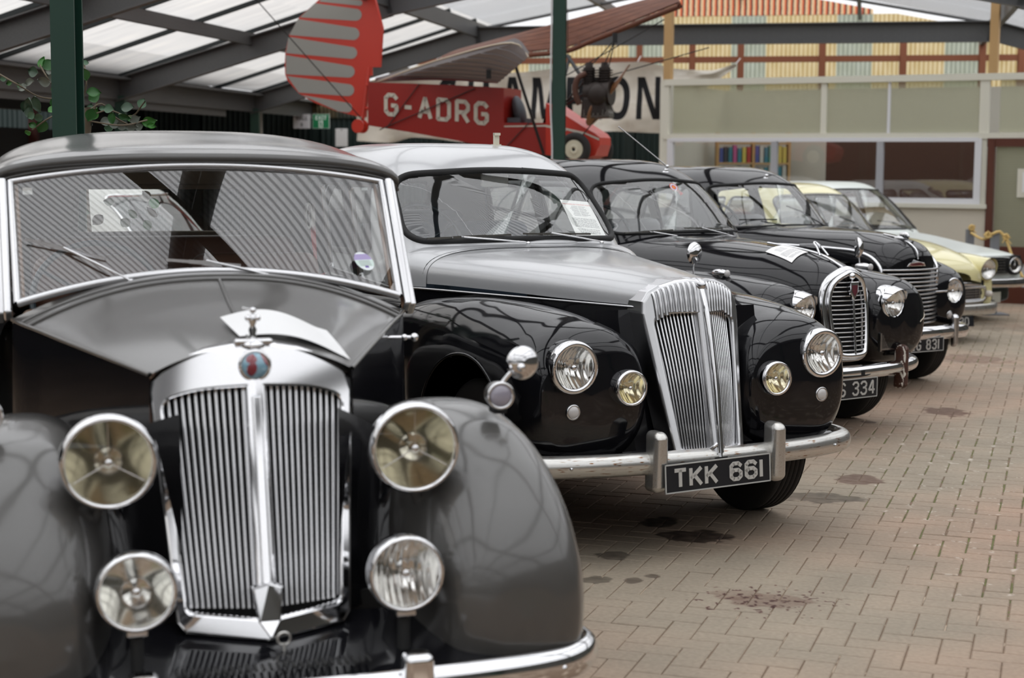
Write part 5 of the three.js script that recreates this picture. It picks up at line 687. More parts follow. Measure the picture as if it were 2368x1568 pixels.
// ---------------------------------------------------------------- car 6: white saloon
{
  const car = place(thing('vintage_car', 'white square-nosed saloon with black grille parked by the partition', 'car'), 4.45, -17.43, 28);
  const front = roundPoly([[-0.62, 0.92], [0, 0.93], [0.62, 0.92], [0.52, 1.35], [0, 1.37], [-0.52, 1.35]], [0.05, 0.3, 0.05, 0.07, 0.3, 0.07]);
  cabin(car, { yb: 0.8, H: 0.65, zf: -0.6, rf: 1.15, zr: -2.7, rr: 0.6, W0: 0.74, tum: 0.3, n: 5, mW: 5, mL: 7, paint: MAT.white, liner: MAT.linerPale, front, sr: 0.01,
    rear: roundPoly([[-0.48, 0.95], [0.48, 0.95], [0.42, 1.3], [-0.42, 1.3]], 0.06), sides: [roundPoly([[-1.15, 0.93], [-1.8, 0.93], [-1.8, 1.33], [-1.5, 1.33]], 0.05), roundPoly([[-1.86, 0.93], [-2.4, 0.93], [-2.2, 1.31], [-1.86, 1.33]], 0.05)] });
  obj('bonnet', hood([[0.68, 0.6, 0.685, 0.6, 5], [0.66, 0.7, 0.72, 0.5, 6], [0.5, 0.735, 0.75, 0.45, 6], [0, 0.75, 0.81, 0.42, 6], [-0.6, 0.755, 0.885, 0.4, 6], [-0.95, 0.755, 0.91, 0.4, 6]], { nu: 80, nv: 50 }), MAT.white, car);
  const gr = part('grille', car); obj('panel', box(1.38, 0.19, 0.04, 0, 0.6, 0.655), MAT.dark, gr); const q = []; for (let i = 0; i < 5; i++) obj('slat', box(0.92, 0.008, 0.02, 0, 0.535 + i * 0.03, 0.682), MAT.chromeDull, gr); for (let i = 0; i < 15; i++) q.push(box(0.007, 0.15, 0.012, -0.45 + i * 0.064, 0.6, 0.678)); obj('uprights', M(q), MAT.dark, gr); obj('trim', box(1.0, 0.012, 0.02, 0, 0.515, 0.69), MAT.chrome, gr);
  both((s) => { const h = lamp(car, 'headlamp', s * 0.6, 0.598, 0.685, 0.085, { depth: 0.04, dome: 0.4, rimW: 0.1 }); obj('bezel', lathe([[0.082, 0.01], [0.1, 0.012], [0.105, 0], [0.105, -0.05]], 32).rotateX(Math.PI / 2), MAT.dark, h); obj('flasher', box(0.13, 0.035, 0.04, s * 0.66, 0.375, 0.66, 0.008), std([0.62, 0.2, 0.02], 0.3, 0, { clearcoat: 1 }), car); });
  obj('lower_panel', box(1.44, 0.16, 0.05, 0, 0.46, 0.63, 0.02), MAT.white, car); obj('valance', pod([[0.66, 0, 0.3, 0.55, 0.09, 5], [0.4, 0, 0.34, 0.7, 0.16, 5], [-0.6, 0, 0.36, 0.74, 0.16, 5]], { nu: 40, nv: 10 }), MAT.white, car);
  const bp = part('bumper', car); obj('bar', sweep([[-0.02, -0.045], [0.02, -0.04], [0.026, 0], [0.02, 0.04], [-0.02, 0.045]], [[-0.8, 0.415, 0.4], [-0.79, 0.415, 0.6], [-0.7, 0.415, 0.7], [0, 0.415, 0.74], [0.7, 0.415, 0.7], [0.79, 0.415, 0.6], [0.8, 0.415, 0.4]].reverse(), { seg: 50 }), MAT.chrome, bp); obj('strip', tube([[-0.79, 0.415, 0.62], [-0.69, 0.415, 0.73], [0, 0.415, 0.77], [0.69, 0.415, 0.73], [0.79, 0.415, 0.62]], 0.01, 40, 6), MAT.rubber, bp);
  plateOf(car, 'X 3L', 0.2, 0.265, 0.70, 0.4, 0.11, { lh: 0.078, cell: 0.055, stroke: 0.011, gap: 0.014, mat: std([0.5, 0.5, 0.44], 0.5), ink: MAT.dark, edge: false });
  wiper(car, [-0.1, 0.9, -0.7], [-0.3, 0.98, -0.78], [[-0.46, 0.99, -0.86], [-0.14, 1.0, -0.82]], MAT.dark); wiper(car, [0.45, 0.9, -0.74], [0.22, 1.0, -0.82], [[0.04, 1.02, -0.86], [0.38, 0.99, -0.85]], MAT.dark);
  obj('tub', pod([[-0.8, 0, 0.52, 0.75, 0.29, 8], [-1.4, 0, 0.52, 0.76, 0.29, 8], [-2.6, 0, 0.52, 0.76, 0.29, 8], [-3.0, 0, 0.52, 0.7, 0.28, 8], [-3.05, 0, 0.52, 0.02, 0.02, 4]], { nu: 60, nv: 40, floor: 0.26, hole: (m) => m.y > 0.79 && m.z > -2.6 && Math.abs(m.x) < 0.66 }), MAT.white, car);
  obj('dashboard', box(1.1, 0.12, 0.12, 0, 0.88, -1.02, 0.03), MAT.dark, car); seats(car, -1.75, -2.3, MAT.wood, 0.62); both((s) => { wheel(car, s * 0.63, 0, 0.28, 0.15); wheel(car, s * 0.63, -2.35, 0.28, 0.15); }); obj('chassis', box(1.1, 0.18, 2.8, 0, 0.28, -1.2), MAT.under, car);
}
// ---------------------------------------------------------------- red aeroplane hung above the cars
{
  const pa = (x, y, d) => at(x, y, d * 0.92);
  const A = pa(845, 240, 19.3), B = pa(1387, 320, 18.2), ax = B.clone().sub(A).setY(0).normalize(), nrm = V(-ax.z, 0, ax.x); // side plane of the fuselage; nrm points to the viewer
  const q = (px, py, off = 0) => { const r = ray(px, py), o = V(0, EYE, 0), t = A.clone().sub(o).dot(nrm) / r.dot(nrm); return o.addScaledVector(r, t).addScaledVector(nrm, off); };
  const red = std([0.27, 0.016, 0.011], 0.35), redB = std([0.5, 0.035, 0.018], 0.4), greyCloth = std([0.3, 0.285, 0.29], 0.85), letterM = std([0.55, 0.52, 0.44], 0.6), blackM = std(0.012, 0.45), pale = std([0.6, 0.52, 0.4], 0.8);
  const pl = thing('light_aeroplane', 'small red aeroplane marked G-ADRG hanging behind the green post', 'aeroplane');
  const hull = (sec) => { const parts = []; const P = (i, far, top) => { const [px, yt, yb, w] = sec[i]; return q(px, top ? yt : yb, far ? -w : 0); };
    for (let i = 0; i < sec.length - 1; i++) for (const [a, b, c, d] of [[P(i, 0, 0), P(i + 1, 0, 0), P(i + 1, 0, 1), P(i, 0, 1)], [P(i, 1, 0), P(i, 1, 1), P(i + 1, 1, 1), P(i + 1, 1, 0)], [P(i, 0, 1), P(i + 1, 0, 1), P(i + 1, 1, 1), P(i, 1, 1)], [P(i, 0, 0), P(i, 1, 0), P(i + 1, 1, 0), P(i + 1, 0, 0)]]) parts.push(grid(1, 1, (u, v) => a.clone().lerp(b, u).lerp(d.clone().lerp(c, u), v)));
    for (const i of [0, sec.length - 1]) { const a = P(i, 0, 0), b = P(i, 1, 0), c = P(i, 1, 1), d = P(i, 0, 1); parts.push(grid(1, 1, (u, v) => a.clone().lerp(b, u).lerp(d.clone().lerp(c, u), v))); }
    return M(parts); };
  const fus = obj('fuselage', hull([[851, 190, 290, 0.1], [950, 193, 306, 0.24], [1050, 197, 324, 0.36], [1165, 203, 346, 0.48]]), red, pl);
  obj('cockpit_side', hull([[1165, 284, 346, 0.48], [1262, 284, 358, 0.5]]), red, pl);
  obj('nose', hull([[1262, 238, 358, 0.5], [1300, 262, 364, 0.48], [1350, 294, 366, 0.44], [1375, 308, 360, 0.4], [1387, 318, 335, 0.34]]), redB, pl);
  obj('stripe', M([[1166, 291, 1262, 289, 4], [1262, 289, 1310, 296, 7], [1310, 296, 1350, 305, 7], [1350, 305, 1386, 320, 5]].map(([a, b, c, d, w]) => { const p = q(a, b, 0.004), r = q(c, d, 0.004), t = q(c, d + w, 0.004), s = q(a, b + w * 0.7, 0.004); return grid(1, 1, (u, v) => s.clone().lerp(t, u).lerp(p.clone().lerp(r, u), v)); })), letterM, pl);
  { const o = q(1008, 279, 0.004), xd = q(1130, 291).sub(q(885, 267)), len = xd.length(); xd.normalize(); const yd = V(0, 1, 0), m = new THREE.Matrix4().makeBasis(xd, yd, nrm).setPosition(o); for (const [ch, g] of strokes('G-ADRG', 0.25, len / 7.3, 0.043, len / 26, 0.004)) obj('letter', g.applyMatrix4(m), letterM, fus); }
  // rudder with grey scallops
  const c2 = (x, y) => [600 + x / 4.356, y / 4.356], slab = (pts, t, off) => { const s = shape(pts.map(([x, y]) => [x, -y])), g = new THREE.ExtrudeGeometry(s, { depth: t, bevelEnabled: false }); const p = g.attributes.position; for (let i = 0; i < p.count; i++) { const w = q(p.getX(i), -p.getY(i), p.getZ(i) + off); p.setXYZ(i, w.x, w.y, w.z); } g.computeVertexNormals(); return g; };
  const rud = obj('rudder', slab([[760, -190], [540, -10], [350, 160], [240, 350], [205, 520], [198, 640], [202, 740], [225, 805], [340, 935], [500, 1030], [720, 1115], [920, 1165], [1012, 1178], [1050, 670], [1160, 670], [1186, 270], [1110, -20], [1060, -190]].map(([a, b]) => c2(a, b)), 0.04, -0.16), redB, pl);
  const greyDope = std([0.3, 0.3, 0.28], 0.8);
  for (const [l1, l2, rx, y0, y1] of [[[735, -160], [600, -50], 1000, -110, -20], [[590, -35], [545, 5], 985, -10, 48], [[505, 22], [355, 165], 978, 78, 200], [[332, 182], [247, 345], 955, 268, 396], [[238, 362], [212, 528], 932, 464, 586], [[210, 548], [212, 742], 908, 654, 776], [[222, 760], [342, 928], 902, 842, 964], [[372, 952], [742, 1118], 882, 1030, 1130]]) {
    const r = (y1 - y0) / 2, pts = [c2(...l1)]; for (let k = 0; k <= 10; k++) { const a = (-90 + k * 18) * R; pts.push(c2(rx - r + r * Math.cos(a), (y0 + y1) / 2 + r * Math.sin(a))); } pts.push(c2(...l2)); obj('scallop', slab(pts, 0.046, -0.163), greyDope, rud); }
  obj('hinge_post', M(rod(q(842, 154, -0.12), q(832, 286, -0.06), 0.018), rod(q(851, 196, -0.05), q(838, 196, -0.1), 0.016), rod(q(851, 250, -0.05), q(834, 250, -0.1), 0.02), box(0.05, 0.1, 0.05).translate(...q(843, 163, -0.14).toArray())), redB, pl);
  obj('tail_wheel', M([-0.05, 0.0, 0.05].map((o) => new THREE.CylinderGeometry(o ? 0.075 : 0.05, o ? 0.075 : 0.05, 0.02, 24).rotateX(Math.PI / 2).applyMatrix4(new THREE.Matrix4().makeBasis(ax, V(0, 1, 0), nrm).setPosition(q(833, 292, o))))), redB, pl);
  // wings
  const sheet = (a, b, c, d, t, camber, n = 12) => { const f = (o) => (u, v) => a.clone().lerp(b, u).lerp(d.clone().lerp(c, u), v).add(V(0, camber * Math.sin(v * Math.PI) + o, 0)); return M(grid(n, 8, f(0)), grid(n, 8, f(t)), grid(n, 1, (u, v) => f(v * t)(u, 0)), grid(n, 1, (u, v) => f(v * t)(u, 1)), grid(1, 8, (u, v) => f(u * t)(0, v)), grid(1, 8, (u, v) => f(u * t)(1, v))); };
  const wr = part('rear_wing', pl), ra = pa(868, 191, 19.5), rb = pa(1190, 100, 17.4), rc = pa(1222, 132, 17.3), rd = pa(1150, 193, 18.7);
  obj('fabric', sheet(ra, rb, rc, rd, 0.05, 0.03), greyCloth, wr); obj('edge_tape', M(tube([ra, ra.clone().lerp(rb, 0.5).add(V(0, 0.05, 0)), rb, rb.clone().lerp(rc, 0.5).add(V(0.02, 0.02, 0)), rc], 0.008, 30, 8)), pale, wr);
  for (let i = 1; i < 9; i++) { const u = i / 9, a = ra.clone().lerp(rb, u), b = rd.clone().lerp(rc, u); obj('rib', tube([a.clone().add(V(0, -0.004, 0)), a.clone().lerp(b, 0.5).add(V(0, 0.024, 0)), b.clone().add(V(0, -0.004, 0))], 0.007, 10, 6), greyCloth, wr); }
  const grain = dataTex(256, 256, (i, j) => { const n = nz(i / 60, j / 5, 3) + 0.6 * nz(i / 20, j / 2, 7) + 0.5 * nz(i / 40, j / 40, 9); return [106 + 30 * n, 62 + 22 * n, 42 + 16 * n]; });
  const ply = new THREE.MeshStandardMaterial({ map: grain, roughness: 0.7 }), wf = part('front_wing', pl), fa = pa(1000, 152, 20.4), fb = pa(1572, 14, 16.9), fc = pa(1556, -8, 17.6), fd = pa(1075, 118, 20.8), fe = pa(1310, 118, 18.9);
  const lo = (u) => u < 0.5 ? fa.clone().lerp(fe, u * 2) : fe.clone().lerp(fb, u * 2 - 1), hi = (u) => fd.clone().lerp(fc, u);
  for (let k = 0; k < 5; k++) obj('plank', M(grid(24, 2, (u, v) => lo(u).lerp(hi(u), lerp(k / 5 + 0.006, (k + 1) / 5 - 0.006, v)).add(V(0, 0.02 * Math.sin((k + v) / 5 * Math.PI) + 0.03, 0)), { uv: (u, v) => [u * 3, (k + v) / 5] }), grid(24, 2, (u, v) => lo(u).lerp(hi(u), lerp(k / 5 + 0.006, (k + 1) / 5 - 0.006, v)).add(V(0, 0.02 * Math.sin((k + v) / 5 * Math.PI) + 0.045, 0)), { uv: (u, v) => [u * 3, (k + v) / 5] })), ply, wf);
  for (let i = 0; i <= 16; i++) { const u = i / 16, a = lo(u), b = hi(u); obj('rib', beam(a.clone().add(V(0, 0.005, 0)), b.clone().add(V(0, 0.005, 0)), 0.022, 0.05), ply, wf); }
  obj('spar', M(tube(Array.from({ length: 9 }, (_, i) => lo(i / 8)), 0.028, 40, 6), tube(Array.from({ length: 9 }, (_, i) => lo(i / 8).lerp(hi(i / 8), 0.6)), 0.03, 40, 6), tube(Array.from({ length: 9 }, (_, i) => hi(i / 8)), 0.022, 40, 6)), ply, wf);
  obj('wing_fitting', box(0.05, 0.1, 0.05).translate(...pa(1422, 88, 17.9).toArray()), blackM, pl); obj('wing_fitting', box(0.05, 0.09, 0.05).translate(...pa(1130, 172, 18.2).toArray()), blackM, pl);
  // struts and cables
  obj('strut', M(rod(q(1216, 138, 0.35), q(1262, 356, 0.06), 0.016), rod(pa(1312, 128, 18.5), pa(1350, 186, 18.2), 0.02), rod(pa(1318, 130, 18.9), pa(1290, 240, 18.6), 0.016)), blackM, pl);
  const cable = (a, b, r = 0.006) => obj('cable', rod(a, b, r, 5), blackM, pl);
  cable(pa(588, -6, 18.2), q(836, 280, -0.05)); cable(q(972, 194, 0.02), q(895, 297, 0.02)); cable(q(1100, 205, 0.02), q(880, 300, 0.02)); cable(pa(1422, 92, 17.9), pa(1350, 260, 18.2)); cable(pa(1422, 92, 17.9), pa(1400, 190, 18.3)); cable(pa(1422, 92, 17.9), pa(1332, 190, 18.3)); cable(pa(1536, 45, 17.3), pa(1300, 180, 18.4)); cable(pa(1640, 110, 18), pa(1400, 178, 18.3)); cable(q(1345, 320, 0.05), q(1402, 276, 0.3)); cable(q(1172, 340, 0.02), q(1225, 284, 0.02)); cable(pa(1313, 20, 18.4), pa(1313, 118, 18.9), 0.004);
  // seat, windshield
  obj('seat', M(sheet(q(1168, 283, -0.06), q(1196, 283, -0.06), q(1196, 283, -0.42), q(1168, 283, -0.42), 0.05, 0), ball(1, 0, 0, 0, 0.07, 0.18, 0.18, 20).rotateZ(0.25).translate(...q(1181, 258, -0.24).toArray())), std([0.06, 0.065, 0.075], 0.7), pl);
  obj('windshield', M(sheet(q(1252, 284, -0.04), q(1272, 212, -0.1), q(1272, 212, -0.4), q(1252, 284, -0.46), 0.012, 0.0)), std([0.03, 0.03, 0.035], 0.2), pl);
  // engine and propeller
  const en = part('engine', pl), eng = std([0.035, 0.026, 0.022], 0.55, 0.4), engG = std([0.12, 0.11, 0.1], 0.5, 0.5), e0 = pa(1385, 215, 18.1), eb = new THREE.Matrix4().makeBasis(ax, V(0, 1, 0), nrm).setPosition(e0), E = (g) => g.applyMatrix4(eb);
  obj('crankcase', E(M(new THREE.CylinderGeometry(0.115, 0.13, 0.28, 20).rotateZ(Math.PI / 2), box(0.26, 0.2, 0.22, -0.02, -0.14, 0, 0.03), ball(0.11, 0.02, -0.02, 0.1, 1, 1, 0.6))), eng, en);
  obj('sump', E(M(box(0.3, 0.07, 0.16, 0.0, -0.225, 0.02, 0.02), Array.from({ length: 6 }, (_, i) => box(0.02, 0.06, 0.18, -0.12 + i * 0.05, -0.2, 0.02)))), engG, en);
  for (const x of [-0.11, 0.06]) obj('cylinder', E(M(new THREE.CylinderGeometry(0.06, 0.06, 0.2, 16).translate(x, 0.16, 0), Array.from({ length: 6 }, (_, i) => new THREE.CylinderGeometry(0.085, 0.085, 0.008, 18).translate(x, 0.1 + i * 0.026, 0)), new THREE.CylinderGeometry(0.035, 0.045, 0.06, 12).translate(x, 0.28, 0))), eng, en);
  obj('exhaust', E(tube([[-0.12, 0.2, 0.06], [-0.2, 0.14, 0.1], [-0.22, 0.0, 0.1], [-0.18, -0.12, 0.08]], 0.03, 20, 10)), std([0.09, 0.035, 0.02], 0.7), en);
  obj('engine_mount', M(rod(pa(1352, 190, 18.2), q(1338, 272, -0.1), 0.014), rod(pa(1366, 250, 18.2), q(1346, 274, -0.3), 0.014), rod(pa(1350, 190, 18.3), q(1268, 260, -0.2), 0.012), rod(pa(1352, 215, 18.3), q(1285, 245, -0.2), 0.012)), blackM, en);
  const bl = (s) => { const o = pa(1402, 222, 18.05), t = s > 0 ? pa(1456, 150, 18.0) : pa(1360, 290, 18.1), d = t.clone().sub(o), L = d.length(); d.normalize(); const w = V().crossVectors(ax, d).normalize(); return grid(20, 16, (u, v) => { const k = 0.045 + 0.055 * Math.sin(Math.pow(v, 0.8) * Math.PI) , a = u * 2 * Math.PI, tw = lerp(1.0, 0.35, v); const c = Math.cos(a) * k * (v > 0.97 ? 0.3 : 1), th = Math.sin(a) * lerp(0.03, 0.008, v); return o.clone().addScaledVector(d, v * L).addScaledVector(w, c * Math.cos(tw) - th * Math.sin(tw)).addScaledVector(ax, c * Math.sin(tw) + th * Math.cos(tw)); }); };
  const pw = std([0.2, 0.085, 0.035], 0.35), pr = part('propeller', pl); obj('blade', bl(1), pw, pr); obj('blade', bl(-1), pw, pr); obj('hub', M(new THREE.CylinderGeometry(0.05, 0.05, 0.1, 20).rotateZ(Math.PI / 2).applyMatrix4(new THREE.Matrix4().makeBasis(ax, V(0, 1, 0), nrm).setPosition(pa(1402, 222, 18.05)))), engG, pr);
  // wheels
  for (const off of [0.08, -0.62]) { const w = part('main_wheel', pl), m = new THREE.Matrix4().makeBasis(ax, V(0, 1, 0), nrm).setPosition(q(1335, 346, off)); obj('tyre', new THREE.TorusGeometry(0.135, 0.042, 14, 40).applyMatrix4(m), MAT.tyre, w); obj('hub', M(lathe([[0.1, 0.02], [0.095, 0.03], [0.06, 0.02], [0.045, 0.035], [0.02, 0.035], [0.02, 0.02]], 32).rotateX(Math.PI / 2), lathe([[0.1, 0.02], [0.1, -0.02], [0, -0.02]], 28).rotateX(Math.PI / 2)).applyMatrix4(m), std([0.6, 0.56, 0.42], 0.4), w); }
  obj('axle', rod(q(1335, 346, 0.1), q(1335, 346, -0.62), 0.016), blackM, pl);
}
// ---------------------------------------------------------------- banner on the back wall
{
  // a flat hanging plane in metres: x along it from its left end, y up
  const A = at(825, 250, 23.4).setY(0), B = at(1700, 250, 22.3).setY(0), xd = B.clone().sub(A), L = xd.length(); xd.normalize(); const nd = V(-xd.z, 0, xd.x), YM = 1.9, HM = 1.35;
  const toXY = (px, py) => { const r = ray(px, py), o = V(0, EYE, 0), t = A.clone().sub(o).dot(nd) / r.dot(nd), p = o.addScaledVector(r, t); return [p.clone().sub(A).dot(xd), p.y]; };
  const top = keyed([[825, 188], [1000, 180], [1200, 168], [1330, 152], [1480, 143], [1560, 158], [1640, 163], [1700, 148]].map(([a, b]) => toXY(a, b))), bot = keyed([[825, 326], [900, 330], [960, 318], [1100, 330], [1300, 318], [1420, 304], [1530, 308], [1600, 230], [1700, 158]].map(([a, b]) => toXY(a, b)));
  const f = (u, v) => { const x = u * L, y = lerp(bot(x)[0], top(x)[0], v); return A.clone().addScaledVector(xd, x).setY(y).addScaledVector(nd, 0.03 * Math.sin(x * 9.5 + v * 5) + 0.04 * Math.sin(x * 3.9 - v * 7) + 0.02 * nz(u * 30, v * 6)); };
  const tx = canvasTex(2048, 512, (x, w, h) => { const k = w / L, ky = h / HM; x.fillStyle = '#d9d2c6'; x.fillRect(0, 0, w, h); for (let i = 0; i < 260; i++) { x.fillStyle = `rgba(150,128,100,${rnd(0.02, 0.08)})`; x.beginPath(); x.ellipse(rnd(0, w), rnd(0, h), rnd(6, 60), rnd(4, 26), 0, 0, 7); x.fill(); }
    x.fillStyle = '#17171a'; x.font = 'bold 100px sans-serif'; x.textAlign = 'center'; x.textBaseline = 'alphabetic'; const y0 = toXY(1428, 276)[1], y1 = toXY(1428, 177)[1]; for (const [ch, px] of [['C', 1030], ['H', 1108], ['A', 1186], ['M', 1262], ['P', 1330], ['I', 1378], ['O', 1428], ['N', 1500]]) { x.save(); x.translate(toXY(px, 220)[0] * k, h - (y0 - YM) * ky); const sy = (y1 - y0) * ky / 72; x.scale(sy * 0.66 * k / ky, sy); x.fillText(ch, 0, 0); x.restore(); } });
  const m = std([1, 1, 1], 0.9, 0, { map: tx, side: THREE.DoubleSide });
  const bn = thing('banner', 'creased white cloth banner with black CHAMPION lettering behind the aeroplane', 'banner'); obj('cloth', grid(220, 30, f, { uv: (u, v, p) => [u, (p.y - YM) / HM] }), m, bn);
  obj('hanging_cord', M(rod(f(1, 1), at(1712, 135, 22.8), 0.006, 5), rod(f(0.75, 1), at(1482, 130, 22.8), 0.006, 5), rod(f(0.02, 1), at(838, 178, 23.6), 0.006, 5)), MAT.paper, bn);
}
// ---------------------------------------------------------------- glazed partition with its windows and door
{
  const P0 = V(5.7, 0, -19.6), D = V(-0.891, 0, -0.454), N = V(-0.454, 0, 0.891), w = (s, h, o = 0) => P0.clone().addScaledVector(D, s).addScaledVector(N, o).setY(h);
  const sOf = (px) => { let s = 2; for (let i = 0; i < 40; i++) { const p = w(s, 2), d = V(p.x, p.y - EYE, p.z); s += (W / 2 + FPX * d.dot(RI) / d.dot(FW) - px) / 200; } return s; };
  const creamW = std([0.66, 0.64, 0.55], 0.6), pvc = std([0.68, 0.68, 0.71], 0.4), pine = std([0.48, 0.3, 0.13], 0.7), stucco = std([0.6, 0.55, 0.46], 0.9), brown = std([0.09, 0.022, 0.01], 0.4);
  const wall = struct('wall_partition', null, null, 'cream timber partition with windows'), bar = (s0, h0, s1, h1, wd, th = 0.07, o = 0) => Math.abs(h1 - h0) > Math.abs(s1 - s0) ? beam(w(s0, h0, o), w(s1, h1, o), wd, th, D) : beam(w(s0, h0, o), w(s1, h1, o), th, wd);
  const L = sOf(1538), Rr = -0.02;
  obj('lower_wall', M(beam(w(Rr, 0.56, 0), w(L, 0.56, 0), 0.1, 1.14)), stucco, wall);
  obj('post', bar(L, 0, L, 2.74, 0.07, 0.11), creamW, wall); obj('post', bar(sOf(2275), 0, sOf(2275), 2.74, 0.07, 0.11), creamW, wall);
  obj('rail', beam(w(Rr - 1.6, 2.70), w(L, 2.70), 0.1, 0.08), creamW, wall); obj('rail', beam(w(Rr - 1.6, 2.0), w(L, 2.0), 0.1, 0.07), creamW, wall); obj('sill', beam(w(Rr, 1.155, 0.03), w(L, 1.155, 0.03), 0.14, 0.05), creamW, wall);
  obj('mullion', bar(sOf(1904), 2.0, sOf(1904), 2.7, 0.05), creamW, wall); obj('mullion', bar(sOf(2054), 2.0, sOf(2054), 2.7, 0.035, 0.03), pvc, wall);
  const ribbed = dataTex(8, 64, (i, j) => { const v = 225 + 22 * Math.sin(j / 64 * 2 * Math.PI); return [v, v, v * 0.95]; }); ribbed.repeat.set(1, 60);
  const twin2 = new THREE.MeshPhysicalMaterial({ color: lin(0.82, 0.82, 0.72), map: ribbed, transmission: 0.85, roughness: 0.62, ior: 1.4, thickness: 0 });
  for (const [a, b] of [[1556, 1898], [1911, 2050], [2058, 2267]]) obj('frosted_pane', grid(4, 2, (u, v) => w(lerp(sOf(a), sOf(b), u), lerp(2.04, 2.66, v), 0.0)), twin2, wall);
  obj('frosted_pane', grid(4, 2, (u, v) => w(lerp(-0.12, -1.6, u), lerp(2.04, 2.66, v))), twin2, wall);
  [[1553, 1793], [1793, 2038], [2038, 2265]].forEach(([a, b], i) => { const sa = sOf(a), sb = sOf(b), win = struct(`window_${i + 1}`, null, null, 'white framed window in the partition');
    obj('frame', M(beam(w(sa, 1.955, 0.02), w(sb, 1.955, 0.02), 0.08, 0.05), beam(w(sa, 1.21, 0.02), w(sb, 1.21, 0.02), 0.08, 0.07), beam(w(sa, 1.18, 0.02), w(sa, 1.97, 0.02), 0.07, 0.08, D), beam(w(sb, 1.18, 0.02), w(sb, 1.97, 0.02), 0.07, 0.08, D)), pvc, win);
    obj('pane', grid(1, 1, (u, v) => w(lerp(sa, sb, u), lerp(1.24, 1.93, v), 0.01)), MAT.glass, win); });
  for (const px of [1543, 2292]) { const s = sOf(px), p = solo('timber_post', beam(w(s, 2.74, 0), w(s, 4.0, 0), 0.1, 0.1, D), pine, px < 2000 ? 'pale pine post standing on the partition beside the banner' : 'pale pine post standing on the partition above the brown door', 'post'); p.userData.kind = 'structure'; }
  // door with brown frame
  const dr = struct('door_1', null, null, 'brown framed door with a ribbed translucent panel'), sd = sOf(2286);
  obj('frame', M(beam(w(sd - 0.05, 0, 0.02), w(sd - 0.05, 1.95, 0.02), 0.11, 0.08, D), beam(w(sd, 1.92, 0.02), w(sd - 1.2, 1.92, 0.02), 0.08, 0.1), beam(w(sd - 1.1, 0, 0.02), w(sd - 1.1, 1.95, 0.02), 0.11, 0.08, D), beam(w(sd, 0.58, 0.02), w(sd - 1.1, 0.58, 0.02), 0.07, 0.2), beam(w(sd, 0.1, 0.02), w(sd - 1.1, 0.1, 0.02), 0.07, 0.2)), brown, dr);
  obj('panel', grid(2, 2, (u, v) => w(lerp(sd - 0.1, sd - 1.06, u), lerp(0.66, 1.88, v), 0.0)), new THREE.MeshPhysicalMaterial({ color: lin(0.5, 0.5, 0.4), map: ribbed, transmission: 0.6, roughness: 0.6, thickness: 0 }), dr);
  obj('kick_panel', beam(w(sd - 0.1, 0.34, 0.01), w(sd - 1.06, 0.34, 0.01), 0.03, 0.34), std([0.5, 0.5, 0.5], 0.6), dr);
  const nb = w(sd - 0.52, 1.44, 0.03), nt = thing('notice', 'framed white notice on the brown door', 'notice'); obj('mount', beam(w(sd - 0.36, 1.44, 0.025), w(sd - 0.72, 1.44, 0.025), 0.012, 0.34), creamW, nt); obj('paper', beam(w(sd - 0.42, 1.45, 0.035), w(sd - 0.66, 1.45, 0.035), 0.008, 0.24), MAT.paper, nt);
  // shop room behind the windows
  const back = std([0.55, 0.53, 0.46], 0.9), board = std([0.085, 0.035, 0.022], 0.6);
  struct('wall_shop', M(beam(w(-1.6, 1.35, -2.4), w(L + 0.1, 1.35, -2.4), 0.06, 2.7), beam(w(L + 0.05, 1.35, 0), w(L + 0.05, 1.35, -2.4), 0.06, 2.7)), back, 'back wall of the shop room');
  solo('display_board', M(beam(w(sOf(2250), 1.5, -1.2), w(sOf(1850), 1.5, -1.2), 0.03, 1.1), beam(w(sOf(1850), 0.5, -1.22), w(sOf(1850), 1.4, -1.22), 0.05, 0.05, D), beam(w(sOf(2250), 0.5, -1.22), w(sOf(2250), 1.4, -1.22), 0.05, 0.05, D)), board, 'dark brown wooden board standing behind the middle window', 'board');
  const sh = thing('bookcase', 'pale wooden bookcase of bright paperbacks behind the first window', 'bookcase'), bL = w(sOf(1562), 0, -1.6), bw = 1.0;
  sh.position.set(bL.x, 0, bL.z);
  for (let i = 0; i < 3; i++) obj('upright', box(0.035, 2.1, 0.2, i * bw / 2, 1.05, 0), pine, sh); for (const h of [0.08, 0.6, 1.1, 1.38, 1.66, 1.94]) for (const i of [0, 1]) obj('shelf', box(bw / 2 - 0.036, 0.022, 0.2, bw / 4 + i * bw / 2, h, 0), pine, sh);
  const cols = [[[0.4, 0.05, 0.04], 'red'], [[0.05, 0.2, 0.25], 'teal'], [[0.55, 0.45, 0.1], 'yellow'], [[0.08, 0.1, 0.3], 'blue'], [[0.5, 0.5, 0.45], 'white'], [[0.1, 0.3, 0.2], 'green'], [[0.45, 0.1, 0.25], 'pink'], [[0.05, 0.05, 0.06], 'black']].map(([c, n]) => [std(c, 0.5), n]);
  const lev = { 1.11: 'lowest', 1.39: 'middle', 1.67: 'top' };
  for (const h of [1.113, 1.393, 1.673]) for (let i = 0; i < 14; i++) { const hh = rnd(0.19, 0.24), [m, n] = cols[(rnd() * 8) | 0], x = (i < 7 ? 0.05 : 0.55) + (i % 7) * 0.064, row = lev[Math.round(h * 100) / 100] ?? 'middle'; solo('book', box(0.05, hh, 0.14, bL.x + x, h + hh / 2, bL.z + 0.02), m, `${n} paperback on the ${row} row of the bookcase behind the window`, 'book', `${n} paperbacks on the ${row} bookcase row`); }
}
